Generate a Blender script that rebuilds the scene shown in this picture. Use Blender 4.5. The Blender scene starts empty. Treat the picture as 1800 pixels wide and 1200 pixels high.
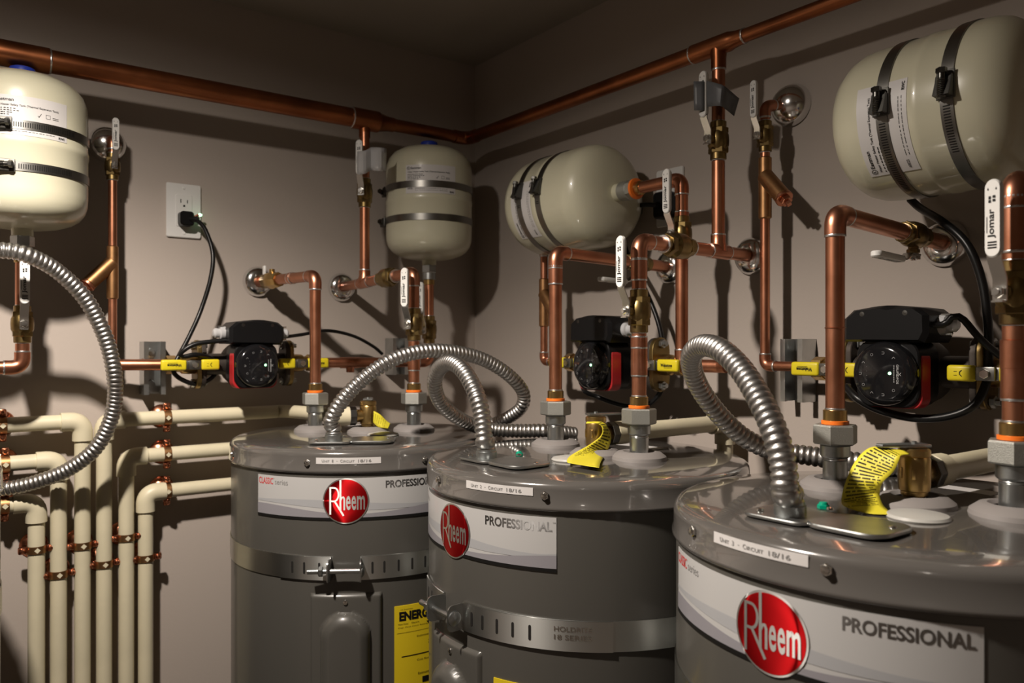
import bpy, bmesh, math, random
from mathutils import Vector as V, Matrix
random.seed(7)
sc = bpy.context.scene
COL = sc.collection
PI = math.pi
rad = math.radians
# ------------------------------------------------------------------ camera
CX, CY, CZ = -1.20, -1.77, 1.53            # camera stands here; room corner is the world origin
YAW = rad(53.2)
FX, FY = math.cos(YAW), math.sin(YAW)
cam = bpy.data.cameras.new('camera'); camo = bpy.data.objects.new('camera', cam); COL.objects.link(camo)
cam.lens = 28.0; cam.sensor_width = 36.0; cam.shift_y = 5/1800.0
cam.clip_start = .02
camo.location = (CX, CY, CZ); camo.rotation_euler = (PI/2, 0, YAW - PI/2)
cam.dof.use_dof = True; cam.dof.focus_distance = 1.12; cam.dof.aperture_fstop = 6.3
sc.camera = camo
# ------------------------------------------------------------------ world and lamps
w = bpy.data.worlds.new('world'); sc.world = w; w.use_nodes = True
w.node_tree.nodes['Background'].inputs[0].default_value = (1, .9, .8, 1)
w.node_tree.nodes['Background'].inputs[1].default_value = 0.0
sc.view_settings.view_transform = 'Standard'; sc.view_settings.look = 'None'
sc.view_settings.gamma = 1; sc.view_settings.exposure = 0.0; sc.view_settings.use_curve_mapping = False
def downlight(name, loc, energy, color, size, profile):      # recessed lamp with a photometric profile: (cosine from straight down, relative intensity)
    l = bpy.data.lights.new(name, 'POINT'); l.energy = energy; l.color = color; l.shadow_soft_size = size
    l.use_nodes = True; nt = l.node_tree; em = nt.nodes['Emission']
    tc = nt.nodes.new('ShaderNodeTexCoord'); sx = nt.nodes.new('ShaderNodeSeparateXYZ'); mu = nt.nodes.new('ShaderNodeMath'); rm = nt.nodes.new('ShaderNodeValToRGB')
    mu.operation = 'MULTIPLY'; mu.inputs[1].default_value = -1.0
    el = rm.color_ramp.elements
    while len(el) < len(profile): el.new(.5)
    for e, (p, v) in zip(el, profile): e.position = p; e.color = (v, v, v, 1)
    nt.links.new(tc.outputs['Normal'], sx.inputs[0]); nt.links.new(sx.outputs['Z'], mu.inputs[0]); nt.links.new(mu.outputs[0], rm.inputs[0]); nt.links.new(rm.outputs['Color'], em.inputs['Strength'])
    o = bpy.data.objects.new(name, l); COL.objects.link(o); o.location = loc
PROFILE = [(0, 0), (.07, .0), (.14, .02), (.22, .085), (.29, .125), (.36, .20), (.42, .36), (.50, .64), (.57, .87), (.64, 1.0), (.77, .86), (.87, .70), (1.0, .62)]
downlight('ceiling_downlight', (-1.25, -0.92, 2.262), 128.0, (1, .895, .79), .03, PROFILE)
downlight('doorway_downlight', (-1.74, -2.28, 2.262), 2.5, (1, .90, .78), .04, PROFILE)
sc.cycles.caustics_reflective = False

# ------------------------------------------------------------------ materials
MATS = {}
def mat(name, base, rough=.5, metal=0.0, spec=.5, coat=0.0, coat_rough=.1, emit=None, estr=0, noise=None, bump=None, rvar=None, alpha=1.0, aniso=None):
    m = bpy.data.materials.new(name); m.use_nodes = True
    nt = m.node_tree; b = nt.nodes['Principled BSDF']
    b.inputs['Base Color'].default_value = (*base, 1)
    b.inputs['Roughness'].default_value = rough
    b.inputs['Metallic'].default_value = metal
    b.inputs['Specular IOR Level'].default_value = spec
    b.inputs['Coat Weight'].default_value = coat
    b.inputs['Coat Roughness'].default_value = coat_rough
    if alpha < 1: b.inputs['Alpha'].default_value = alpha
    if emit:
        b.inputs['Emission Color'].default_value = (*emit, 1); b.inputs['Emission Strength'].default_value = estr
    if noise or bump or rvar:
        tc = nt.nodes.new('ShaderNodeTexCoord')
    if noise:                                   # (second colour, scale, low, high)
        c2, scl, lo, hi = noise
        n = nt.nodes.new('ShaderNodeTexNoise'); n.inputs['Scale'].default_value = scl; n.inputs['Detail'].default_value = 5
        r = nt.nodes.new('ShaderNodeValToRGB')
        r.color_ramp.elements[0].position = lo; r.color_ramp.elements[0].color = (*base, 1)
        r.color_ramp.elements[1].position = hi; r.color_ramp.elements[1].color = (*c2, 1)
        nt.links.new(tc.outputs['Object'], n.inputs['Vector']); nt.links.new(n.outputs['Fac'], r.inputs['Fac'])
        nt.links.new(r.outputs['Color'], b.inputs['Base Color'])
    if rvar:
        scl, lo, hi = rvar
        n = nt.nodes.new('ShaderNodeTexNoise'); n.inputs['Scale'].default_value = scl; n.inputs['Detail'].default_value = 4
        r = nt.nodes.new('ShaderNodeMapRange'); r.inputs['To Min'].default_value = lo; r.inputs['To Max'].default_value = hi
        nt.links.new(tc.outputs['Object'], n.inputs['Vector']); nt.links.new(n.outputs['Fac'], r.inputs['Value'])
        nt.links.new(r.outputs['Result'], b.inputs['Roughness'])
    if bump:
        scl, st = bump
        n = nt.nodes.new('ShaderNodeTexNoise'); n.inputs['Scale'].default_value = scl; n.inputs['Detail'].default_value = 3
        bp = nt.nodes.new('ShaderNodeBump'); bp.inputs['Strength'].default_value = st; bp.inputs['Distance'].default_value = .002
        nt.links.new(tc.outputs['Object'], n.inputs['Vector']); nt.links.new(n.outputs['Fac'], bp.inputs['Height'])
        nt.links.new(bp.outputs['Normal'], b.inputs['Normal'])
    if aniso:
        tg = nt.nodes.new('ShaderNodeTangent'); tg.direction_type = 'RADIAL'; tg.axis = 'Z'
        b.inputs['Anisotropic'].default_value = aniso[0]; b.inputs['Anisotropic Rotation'].default_value = aniso[1]
        nt.links.new(tg.outputs['Tangent'], b.inputs['Tangent'])
    MATS[name] = m
    return m
mat('wall_paint', (.46, .40, .355), .72, spec=.25, bump=(160, .10))
mat('ceiling_paint', (.40, .36, .31), .9, spec=.1)
mat('floor_concrete', (.20, .17, .14), .8, noise=((.26, .22, .19), 6, .3, .7))
mat('copper', (.58, .255, .15), .33, 1.0, noise=((.40, .16, .085), 14, .42, .75), rvar=(30, .26, .44))
mat('copper_old', (.42, .15, .062), .34, 1.0, noise=((.25, .09, .04), 10, .4, .7), rvar=(22, .24, .46))
mat('copper_fit', (.56, .245, .15), .34, 1.0, noise=((.40, .145, .07), 30, .45, .75))
mat('copper_bright', (.60, .24, .14), .24, 1.0)
mat('solder', (.72, .72, .72), .32, 1.0)
mat('brass_dark', (.30, .215, .085), .36, 1.0, noise=((.17, .115, .05), 30, .4, .7))
mat('brass', (.56, .38, .15), .30, 1.0, noise=((.40, .26, .10), 25, .4, .7))
mat('bronze', (.44, .24, .11), .42, 1.0, noise=((.30, .16, .07), 40, .4, .7))
mat('zinc', (.46, .48, .48), .36, 1.0, noise=((.34, .36, .36), 60, .4, .7))
mat('zinc_cast', (.40, .40, .37), .52, .85, bump=(900, .3))
mat('galvanised', (.52, .53, .52), .30, .96, noise=((.40, .42, .42), 25, .35, .7))
mat('conduit_steel', (.50, .49, .475), .36, 1.0)
mat('buckle_metal', (.10, .098, .09), .48, .9)
mat('chrome', (.80, .80, .80), .16, 1.0)
mat('steel_strip', (.24, .235, .22), .34, 1.0)
mat('steel_bright', (.75, .74, .71), .22, 1.0)
mat('heater_enamel', (.086, .082, .073), .34, spec=.5, coat=.3, coat_rough=.12)
mat('heater_top', (.10, .093, .086), .18, spec=.6, coat=.9, coat_rough=.035)
mat('rubber_grey', (.24, .22, .21), .6)
mat('tank_cream', (.63, .605, .455), .32, coat=.55, coat_rough=.05)
mat('cpvc', (.70, .635, .455), .42, noise=((.66, .60, .43), 20, .4, .6))
mat('white_vinyl', (.78, .77, .74), .38)
mat('white_paper', (.66, .64, .63), .45, coat=.2)
mat('white_cap', (.46, .45, .42), .35)
mat('grey_mark', (.30, .30, .30), .5)
mat('grey_print', (.24, .235, .23), .55)
mat('black_print', (.010, .0095, .009), .5, spec=.2)
mat('red_print', (.62, .05, .05), .45)
mat('silver_label', (.50, .495, .49), .40, spec=.5, coat=.3)
mat('label_band_a', (.40, .405, .42), .40, coat=.3)
mat('label_band_b', (.28, .27, .295), .40, coat=.3)
mat('foil_text', (.42, .42, .42), .34, 1.0, aniso=(.9, .25))
mat('logo_red', (.70, .012, .016), .36, .95, aniso=(.9, .25))
mat('logo_silver', (.84, .84, .82), .36, .95, aniso=(.9, .25))
mat('strap_steel', (.62, .63, .61), .36, 1.0, aniso=(.85, .25))
mat('yellow_vinyl', (.66, .54, .015), .40)
mat('yellow_label', (.80, .60, .015), .5)
mat('yellow_tag', (.74, .64, .04), .5)
mat('orange_ring', (.95, .20, .02), .45)
mat('blue_plastic', (.02, .05, .42), .4)
mat('black_plastic', (.006, .006, .0065), .36, spec=.22)
mat('black_gloss', (.008, .008, .009), .10)
mat('black_rubber', (.006, .006, .006), .34, spec=.3)
mat('red_plastic', (.42, .018, .022), .42)
mat('cast_iron', (.055, .045, .038), .55, .6)
mat('outlet_white', (.74, .73, .71), .35)
mat('dark_slot', (.012, .011, .010), .6)
mat('dark_steel', (.12, .118, .11), .33, 1.0)
mat('clear_plastic', (.62, .62, .63), .15, .1, coat=.6, alpha=.8)
mat('grey_tape', (.115, .118, .125), .42)
mat('green_glass', (.0, .30, .18), .2)
mat('led_green', (.1, .8, .3), .3, emit=(.35, 1, .45), estr=6)

# ------------------------------------------------------------------ pixel -> place (photo 1800 x 1200, f 1400 px, horizon row 605)
def W(xr, yr, zr): return V((CX+xr, CY+yr, CZ+zr))
def PD(px, py, d):
    l = (px-900)/1400*d
    return W(d*FX+l*FY, d*FY-l*FX, (605-py)/1400*d)
def PL(px, py, off):                         # on the plane parallel to the left wall, off metres in front of it
    c = (px-900)/1400; return PD(px, py, (1.77-off)/(FY-c*FX))
def PR(px, py, off):                         # the same for the right wall
    c = (px-900)/1400; return PD(px, py, (1.20-off)/(FX+c*FY))
X, Y, Z = V((1, 0, 0)), V((0, 1, 0)), V((0, 0, 1))
def ang(deg): return V((math.cos(rad(deg)), math.sin(rad(deg)), 0))

# ------------------------------------------------------------------ mesh collector
def perp(a):
    a = a.normalized()
    r = Z if abs(a.z) < .9 else X
    e1 = (r - a*r.dot(a)).normalized()
    return e1, a.cross(e1)
class G:
    def __init__(s): s.v = []; s.f = []
    def add(s, vs, fs):
        k = len(s.v); s.v += [V(p) for p in vs]; s.f += [tuple(i+k for i in f) for f in fs]; return s
    def rings(s, rings, closed=False, cap=True):
        n = len(rings[0]); vs = [p for r in rings for p in r]; fs = []
        m = len(rings)
        for i in range(m if closed else m-1):
            a, b = i*n, ((i+1) % m)*n
            for j in range(n):
                k = (j+1) % n; fs.append((a+j, a+k, b+k, b+j))
        if cap and not closed:
            fs.append(tuple(range(n))[::-1]); fs.append(tuple((m-1)*n+j for j in range(n)))
        return s.add(vs, fs)
    def tube(s, pts, r, n=16, cap=True, rf=None):
        pts = [V(p) for p in pts]; rs = []
        t0 = (pts[1]-pts[0]).normalized(); e1, e2 = perp(t0)
        for i, p in enumerate(pts):
            t = ((pts[min(i+1, len(pts)-1)]) - pts[max(i-1, 0)]).normalized()
            q = t0.rotation_difference(t); e1 = q @ e1; t0 = t
            e1 = (e1 - t*e1.dot(t)).normalized(); e2 = t.cross(e1)
            rr = rf(i) if rf else r
            rs.append([p + (e1*math.cos(2*PI*j/n) + e2*math.sin(2*PI*j/n))*rr for j in range(n)])
        return s.rings(rs, cap=cap)
    def lathe(s, prof, o, ax, n=24, ph=0.0, ref=None):
        ax = ax.normalized(); e1, e2 = perp(ax)
        if ref is not None:
            e1 = (ref-ax*ref.dot(ax)).normalized(); e2 = ax.cross(e1)
        rs = []
        for r, h in prof:
            r = max(r, 1e-5)
            rs.append([o + ax*h + (e1*math.cos(2*PI*j/n+ph)+e2*math.sin(2*PI*j/n+ph))*r for j in range(n)])
        return s.rings(rs)
    def cyl(s, a, b, r, n=20, ch=0.0):
        d = b-a; L = d.length
        if ch: return s.lathe([(r-ch, 0), (r, ch), (r, L-ch), (r-ch, L)], a, d, n)
        return s.lathe([(r, 0), (r, L)], a, d, n)
    def hexn(s, o, ax, r, h, n=6, ch=.0012, ref=None):
        return s.lathe([(r-ch, 0), (r, ch), (r, h-ch), (r-ch, h)], o, ax, n, 0, ref)
    def box(s, c, ux, uy, uz, sx, sy, sz, bev=0.0, seg=2):
        bm = bmesh.new(); bmesh.ops.create_cube(bm, size=1)
        for q in bm.verts: q.co = V((q.co.x*sx, q.co.y*sy, q.co.z*sz))
        if bev: bmesh.ops.bevel(bm, geom=bm.edges[:], offset=bev, segments=seg, affect='EDGES', profile=.5)
        bm.verts.index_update()
        s.add([c+ux*q.co.x+uy*q.co.y+uz*q.co.z for q in bm.verts], [[q.index for q in f.verts] for f in bm.faces]); bm.free()
        return s
    def prism(s, out, o, ux, uy, uz, depth, ch=0.0):
        n = len(out)
        if ch:
            cx = sum(p[0] for p in out)/n; cy = sum(p[1] for p in out)/n
            def ins(p):
                d = math.hypot(p[0]-cx, p[1]-cy); k = (d-ch)/d if d > ch else 1
                return (cx+(p[0]-cx)*k, cy+(p[1]-cy)*k)
            i2 = [ins(p) for p in out]
            lay = [(i2, 0), (out, ch), (out, depth-ch), (i2, depth)]
        else: lay = [(out, 0), (out, depth)]
        return s.rings([[o+ux*x+uy*y+uz*h for x, y in ol] for ol, h in lay])
    def grid(s, fn, nu, nv):                  # fn(i/nu, j/nv) -> point
        vs = [fn(i/nu, j/nv) for j in range(nv+1) for i in range(nu+1)]
        fs = [(j*(nu+1)+i, j*(nu+1)+i+1, (j+1)*(nu+1)+i+1, (j+1)*(nu+1)+i) for j in range(nv) for i in range(nu)]
        return s.add(vs, fs)
    def slab(s, fm, x0, x1, y0, y1, nx, ny, t0, t1):   # curved slab on a mapped surface
        s.grid(lambda a, b: fm(x0+(x1-x0)*a, y0+(y1-y0)*b, t1), nx, ny)
        for (xa, ya, xb, yb, n) in ((x0, y0, x1, y0, nx), (x1, y0, x1, y1, ny), (x1, y1, x0, y1, nx), (x0, y1, x0, y0, ny)):
            s.grid(lambda a, b: fm(xa+(xb-xa)*a, ya+(yb-ya)*a, t0+(t1-t0)*b), n, 1)
        return s
    def mesh(s, name, origin, sharp=32):
        me = bpy.data.meshes.new(name)
        me.from_pydata([p-origin for p in s.v], [], s.f); me.validate()
        for p in me.polygons: p.use_smooth = True
        me.set_sharp_from_angle(angle=rad(sharp)); me.update()
        return me
def stadium(w, h, n=8):
    r = min(w, h)/2; pts = []
    if h >= w: cs = [(0, h/2-r, 0), (0, -(h/2-r), PI)]
    else: cs = [(w/2-r, 0, -PI/2), (-(w/2-r), 0, PI/2)]
    for cx, cy, a0 in cs:
        for i in range(n+1):
            a = a0+PI*i/n; pts.append((cx+r*math.cos(a), cy+r*math.sin(a)))
    return pts
def rrect(w, h, r, n=5):
    pts = []
    for cx, cy, a0 in ((w/2-r, h/2-r, 0), (-w/2+r, h/2-r, PI/2), (-w/2+r, -h/2+r, PI), (w/2-r, -h/2+r, 1.5*PI)):
        for i in range(n+1):
            a = a0+PI/2*i/n; pts.append((cx+r*math.cos(a), cy+r*math.sin(a)))
    return pts
def spline(pts, step=.01):                    # Catmull-Rom, evenly resampled
    pts = [V(p) for p in pts]; P = [2*pts[0]-pts[1]]+pts+[2*pts[-1]-pts[-2]]; out = []
    for i in range(1, len(P)-2):
        for k in range(24):
            t = k/24; a, b, c, d = P[i-1], P[i], P[i+1], P[i+2]
            out.append(.5*((2*b)+(c-a)*t+(2*a-5*b+4*c-d)*t*t+(3*b-a-3*c+d)*t**3))
    out.append(pts[-1])
    L = [0]
    for i in range(1, len(out)): L.append(L[-1]+(out[i]-out[i-1]).length)
    n = max(2, int(L[-1]/step)); res = []; j = 0
    for k in range(n+1):
        q = L[-1]*k/n
        while j < len(L)-2 and L[j+1] < q: j += 1
        f = (q-L[j])/max(1e-9, L[j+1]-L[j]); res.append(out[j].lerp(out[j+1], min(1, f)))
    return res

# ------------------------------------------------------------------ objects
def thing(name, label, cat, loc, group=None):
    o = bpy.data.objects.new(name, None); COL.objects.link(o); o.location = loc; o.empty_display_size = .03
    o['label'] = label; o['category'] = cat
    if group: o['group'] = group
    return o
def root(o):
    while o.parent: o = o.parent
    return o
def part(name, g, m, parent, label=None, sharp=32, kind=None):
    org = V(root(parent).location)
    o = bpy.data.objects.new(name, g.mesh(name, org, sharp)); COL.objects.link(o); o.parent = parent
    o.data.materials.append(MATS[m])
    if label: o['label'] = label
    if kind: o['kind'] = kind
    return o
def solo(name, g, m, label=None, cat=None, group=None, kind=None, sharp=32):
    lo = V((sum(p.x for p in g.v)/len(g.v), sum(p.y for p in g.v)/len(g.v), min(p.z for p in g.v)))
    o = bpy.data.objects.new(name, g.mesh(name, lo, sharp)); COL.objects.link(o); o.location = lo
    o.data.materials.append(MATS[m])
    if label: o['label'] = label
    if cat: o['category'] = cat
    if group: o['group'] = group
    if kind: o['kind'] = kind
    return o

# ------------------------------------------------------------------ lettering
TC = {}
def glyphs(s, bold):
    if (s, bold) not in TC:
        cu = bpy.data.curves.new('t', 'FONT'); cu.body = s; cu.size = 1; cu.resolution_u = 4; cu.offset = bold
        ob = bpy.data.objects.new('t', cu); me = bpy.data.meshes.new_from_object(ob)
        vs = [(p.co.x, p.co.y) for p in me.vertices]; fs = [tuple(p.vertices) for p in me.polygons]
        bpy.data.objects.remove(ob); bpy.data.curves.remove(cu); bpy.data.meshes.remove(me)
        TC[(s, bold)] = (vs, fs)
    return TC[(s, bold)]
def text(g, s, x0, x1, y0, y1, fm, lift=.0006, bold=0.0):
    vs, fs = glyphs(s, bold)
    if not vs: return
    a0 = min(p[0] for p in vs); a1 = max(p[0] for p in vs); b0 = min(p[1] for p in vs); b1 = max(p[1] for p in vs)
    g.add([fm(x0+(x1-x0)*(p[0]-a0)/(a1-a0), y0+(y1-y0)*(p[1]-b0)/(b1-b0), lift) for p in vs], fs)
def quad(g, x0, x1, y0, y1, fm, lift=.0006, nx=1):
    g.grid(lambda a, b: fm(x0+(x1-x0)*a, y0+(y1-y0)*b, lift), nx, 1)
def stroke(g, pts, wd, fm, lift):
    for (xa, ya), (xb, yb) in zip(pts, pts[1:]):
        dx, dy = xb-xa, yb-ya; L = math.hypot(dx, dy); nx, ny = -dy/L*wd/2, dx/L*wd/2; ex, ey = dx/L*wd*.2, dy/L*wd*.2
        g.add([fm(xa-ex+nx, ya-ey+ny, lift), fm(xa-ex-nx, ya-ey-ny, lift), fm(xb+ex-nx, yb+ey-ny, lift), fm(xb+ex+nx, yb+ey+ny, lift)], [(0, 1, 2, 3)])
def planar(o, ux, uy):
    n = ux.cross(uy); return lambda x, y, l: o+ux*x+uy*y+n*l
def cylmap(o, ax, e1, r, a0=0.0):
    e2 = ax.cross(e1)
    def f(x, y, l):
        a = a0+x/r; return o+ax*y+(e1*math.cos(a)+e2*math.sin(a))*(r+l)
    return f

# ------------------------------------------------------------------ the room
def wallbox(name, lo, hi, m):
    g = G(); lo, hi = V(lo), V(hi); c = (lo+hi)/2; d = hi-lo
    g.box(c, X, Y, Z, d.x, d.y, d.z); solo(name, g, m, kind='structure')
CEIL = 2.275
wallbox('wall_left', (-3.2, 0, -.1), (.12, .12, CEIL+.1), 'wall_paint')
wallbox('wall_right', (0, -3.4, -.1), (.12, 0, CEIL+.1), 'wall_paint')
wallbox('wall_front', (-3.2, -3.52, -.1), (.12, -3.4, CEIL+.1), 'wall_paint')
wallbox('wall_back', (-3.32, -3.52, -.1), (-3.2, .12, CEIL+.1), 'wall_paint')
wallbox('floor', (-3.2, -3.4, -.1), (0, 0, 0), 'floor_concrete')
wallbox('ceiling', (-3.2, -3.4, CEIL), (0, 0, CEIL+.1), 'ceiling_paint')

# ------------------------------------------------------------------ copper and plastic pipe runs
R34, R12, R1 = .0111, .0080, .0143
def ringpart(t, p, d, r, name='solder_ring', m='solder', w_=.0016):
    g = G(); d = d.normalized(); g.lathe([(r*.98, -w_), (r*1.0, -w_*.4), (r*1.0, w_*.4), (r*.98, w_)], p, d, 20); return part(name, g, m, t)
def run(t, pts, r, m='copper', mf='copper_fit', fit=1.13, rings=True, k=2.45, rb=1.5, taper=None):
    pts = [V(p) for p in pts]; n = len(pts); L = r*k
    for i in range(n-1):
        d = (pts[i+1]-pts[i]).normalized()
        a = pts[i]+(d*L*.75 if i > 0 else V()); b = pts[i+1]-(d*L*.75 if i < n-2 else V())
        part('pipe', G().cyl(a, b, r, 20), m, t)
    for i in range(1, n-1):
        p = pts[i]; d1 = (p-pts[i-1]).normalized(); d2 = (pts[i+1]-p).normalized()
        q = r*rb; path = [p-d1*L]
        s, e = p-d1*q, p+d2*q
        for j in range(9):
            u = j/8; path.append((1-u)**2*s+2*u*(1-u)*(p*.93+(s+e)*.035)+u*u*e)
        path.append(p+d2*L)
        el = part('elbow', G().tube(path, r*fit, 20), mf, t)
        if rings:
            for q_, d_ in ((path[0], d1), (path[-1], d2)): ringpart(el, q_, d_, r*fit*1.01)
def coupling(t, p, d, r, L, m='copper_fit', name='coupling', rings=True):
    d = d.normalized(); g = G(); g.lathe([(r*1.02, -L/2), (r*1.13, -L/2+.001), (r*1.13, L/2-.001), (r*1.02, L/2)], p, d, 20)
    o = part(name, g, m, t)
    if rings:
        ringpart(o, p-d*L/2, d, r*1.13); ringpart(o, p+d*L/2, d, r*1.13)
def tee(t, p, d, r, b, rbn, L, Lb, m='copper_fit', rings=True):
    d = d.normalized(); b = b.normalized(); g = G()
    g.lathe([(r*1.03, -L), (r*1.14, -L+.001), (r*1.14, L-.001), (r*1.03, L)], p, d, 22)
    g.lathe([(rbn*1.35, 0), (rbn*1.25, r*1.1), (rbn*1.14, r*1.35), (rbn*1.14, Lb-.001), (rbn*1.03, Lb)], p, b, 20)
    o = part('tee', g, m, t)
    if rings:
        ringpart(o, p-d*L, d, r*1.15); ringpart(o, p+d*L, d, r*1.15); ringpart(o, p+b*Lb, b, rbn*1.15)
def check_valve(t, p, d, sc_=1.0, m='brass_dark'):
    d = d.normalized(); g = G()
    for s in (-1, 1):
        g.hexn(p+d*s*.018*sc_, d*s, .0185*sc_, .012*sc_); g.cyl(p+d*s*.028*sc_, p+d*s*.038*sc_, .0142*sc_, 18, .001)
    g.lathe([(.016*sc_, -.019*sc_), (.0205*sc_, -.012*sc_), (.0205*sc_, .012*sc_), (.016*sc_, .019*sc_)], p, d, 20)
    o = part('check_valve', g, m, t, label='dark brass check valve body')
    for s in (-1, 1): ringpart(o, p+d*s*.038*sc_, d, .0146*sc_)
HT = -.176                                   # heater top, relative to the camera
def union(t, x, y):                          # dielectric union above a heater port (x, y relative to the camera)
    z0 = HT
    b = W(x, y, z0)
    g = G(); g.lathe([(.0155, .040), (.0172, .042), (.0172, .054), (.0155, .056)], b, Z, 24); part('union_collar', g, 'zinc', t)
    g = G(); g.hexn(b+Z*.056, Z, .0262, .0235, 6, .0018, ref=ang(20)); part('union_nut', g, 'zinc_cast', t)
    g = G(); g.lathe([(.0135, .0795), (.0158, .080), (.0158, .084), (.0135, .0845)], b, Z, 24); part('gasket', g, 'orange_ring', t)
    g = G(); g.lathe([(.0138, .0845), (.0138, .0965), (.0120, .0975)], b, Z, 24); a = part('adapter', g, 'brass', t)
    ringpart(a, b+Z*.098, Z, .0118)
def escutcheon(p, n, label, r=.034, depth=.018):
    g = G(); prof = [(r, 0), (r, .002), (r*.97, depth*.35), (r*.85, depth*.7), (r*.62, depth*.95), (r*.42, depth), (r*.40, depth*.8)]
    if depth > .025: prof = [(r, 0), (r, .002)]+[(r*math.cos(rad(a)), .002+depth*math.sin(rad(a))) for a in range(8, 90, 9)]+[(0, depth+.002)]
    g.lathe(prof, p, n, 32); solo('escutcheon', g, 'chrome', label, 'escutcheon', 'chrome escutcheons where pipes leave the walls')

# header along both walls
HZ = .507
t = thing('copper_header', 'long copper header pipe under the ceiling round the room corner', 'pipe', W(.5, 1.64, HZ))
hp = lambda x: W(x, 1.64, HZ)
g = G(); g.lathe([(.0228, 0), (.0228, .49), (.0212, .492)], hp(-.30), X, 24); cpl = part('coupling', g, 'copper_old', t)
ringpart(cpl, hp(.192), X, .0222)
part('pipe', G().cyl(hp(.185), hp(.785), .0206, 24), 'copper_old', t)
g = G(); g.lathe([(.0212, -.033), (.0236, -.032), (.0236, .032), (.021, .036), (.0165, .058), (.0162, .072), (.015, .073)], hp(.811), X, 24)
g.lathe([(.017, 0), (.0127, .026), (.0127, .04)], hp(.811), -Z, 20)
te = part('tee', g, 'copper_old', t); ringpart(te, hp(.778), X, .0238)
part('pipe', G().cyl(hp(.875), hp(1.065), R1, 20), 'copper_old', t)
pc = W(1.09, 1.64, HZ); q = []
for j in range(11):
    u = j/10; s_, e_ = pc-X*.024, pc-Y*.024; q.append((1-u)**2*s_+2*u*(1-u)*pc+u*u*e_)
q = [pc-X*.04]+q+[pc-Y*.04]
part('elbow', G().tube(q, R1*1.12, 20), 'copper_old', t)
hr = lambda y: W(1.09, y, HZ)
part('pipe', G().cyl(hr(1.61), hr(.905), R1, 20), 'copper_old', t)
g = G(); g.lathe([(.0148, -.055), (.0163, -.054), (.0163, .022), (.0145, .028), (.0128, .040), (.0126, .052), (.0115, .053)], hr(.872), -Y, 22)
g.lathe([(.0155, 0), (.0127, .024), (.0127, .042)], hr(.872), -Z, 20)
te = part('tee', g, 'copper_old', t); ringpart(te, hr(.927), Y, .0165); ringpart(te, hr(.819), Y, .013); ringpart(te, hr(.872)-Z*.042, Z, .0129)
part('pipe', G().cyl(hr(.825), hr(.02), R34, 20), 'copper_old', t)

# ------------------------------------------------------------------ ball valves with long white levers
PART = part
def ball_valve(c, ax, s, h, label, tape=None, dark='brass_dark', lines=True, sc_=.9, grp='ball valves with white lever handles'):
    ax, s, h = ax.normalized(), s.normalized(), h.normalized()
    s = (s-h*s.dot(h)).normalized()
    t = thing('ball_valve', label, 'valve', c, grp)
    def part(name, g, m, par, label=None):
        g.v = [c+(p-c)*sc_ for p in g.v]; return PART(name, g, m, par, label)
    g = G()
    g.lathe([(.0165, -.017), (.0195, -.010), (.0200, 0), (.0195, .010), (.0165, .017)], c, ax, 22)
    for k in (-1, 1):
        g.hexn(c+ax*k*.013, ax*k, .0188, .011, 6, .0012, ref=s); g.lathe([(.0152, .022), (.0152, .035), (.0138, .036)], c, ax*k, 20)
    body = part('valve_body', g, dark, t)
    for k in (-1, 1): ringpart(body, c+ax*k*.0355*sc_, ax, .0128*sc_)
    g = G(); g.cyl(c+s*.014, c+s*.029, .0075, 16); g.hexn(c+s*.022, s, .0095, .006, 6, .0008); part('stem', g, 'brass_dark', t)
    wdt = s.cross(h)
    g = G(); th = .0024
    prof = [(-.010, .029), (.015, .029), (.036, .0405), (.046, .0405)]
    rs = []
    for hh, ss in prof:
        q = c+h*hh+s*ss; rs.append([q+wdt*.0075, q-wdt*.0075, q-wdt*.0075+s*th, q+wdt*.0075+s*th])
    g.rings(rs)
    g.box(c-h*.0105+s*.033, h, wdt, s, .002, .012, .008)
    part('lever', g, 'steel_bright', t)
    g = G(); g.hexn(c+s*.0312, s, .0068, .006, 6, .0008); g.cyl(c+s*.037, c+s*.0395, .0035, 12); part('nut', g, 'steel_bright', t)
    g = G(); gc = c+h*.080+s*.0375
    g.prism(stadium(.0165, .086), gc, wdt, h, s, .0085, .0016); gr = part('grip', g, 'white_vinyl', t, label='white vinyl grip')
    fm = planar(gc+s*.0087, h, s.cross(h)); g = G()
    text(g, 'Jomar', -.022, .010, -.0040, .0046, fm, .0003, .02)
    for x0 in (.018, .022):
        quad(g, x0, x0+.0028, -.0035, -.0005, fm, .0003); quad(g, x0-.001, x0+.0022, .0012, .0038, fm, .0003)
    for y0 in (-.0050, .0036): g.add([fm(.031, y0, .0003), fm(.034, y0+.0007, .0003), fm(.031, y0+.0016, .0003)], [(0, 1, 2)])
    for i in range(3): quad(g, -.033+i*.003, -.0314+i*.003, -.0048, .0048, fm, .0003)
    quad(g, -.016, .002, .0052, .0058, fm, .0003)
    part('print', g, 'black_print', gr)
    return t

# branch from the header and stub that feed the first heater's right port
H1, H2, H3, H0 = (.71, 1.44), (.853, .945), (.868, .438), (-.147, 1.42)
TH = {1: 237.0, 2: 180.0, 3: 180.0, 0: 262.0}
def hpos(i, u, v, z):
    c = (H0, H1, H2, H3)[i]; f = ang(TH[i]); r = ang(TH[i]+90)
    return W(c[0]+f.x*v+r.x*u, c[1]+f.y*v+r.y*u, HT+z)
def rel(p): return (p.x-CX, p.y-CY)
def vert_run(i, u, zt): 
    p = hpos(i, u, -.02, 0); x, y = rel(p); return p, x, y
PORT = .098
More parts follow.
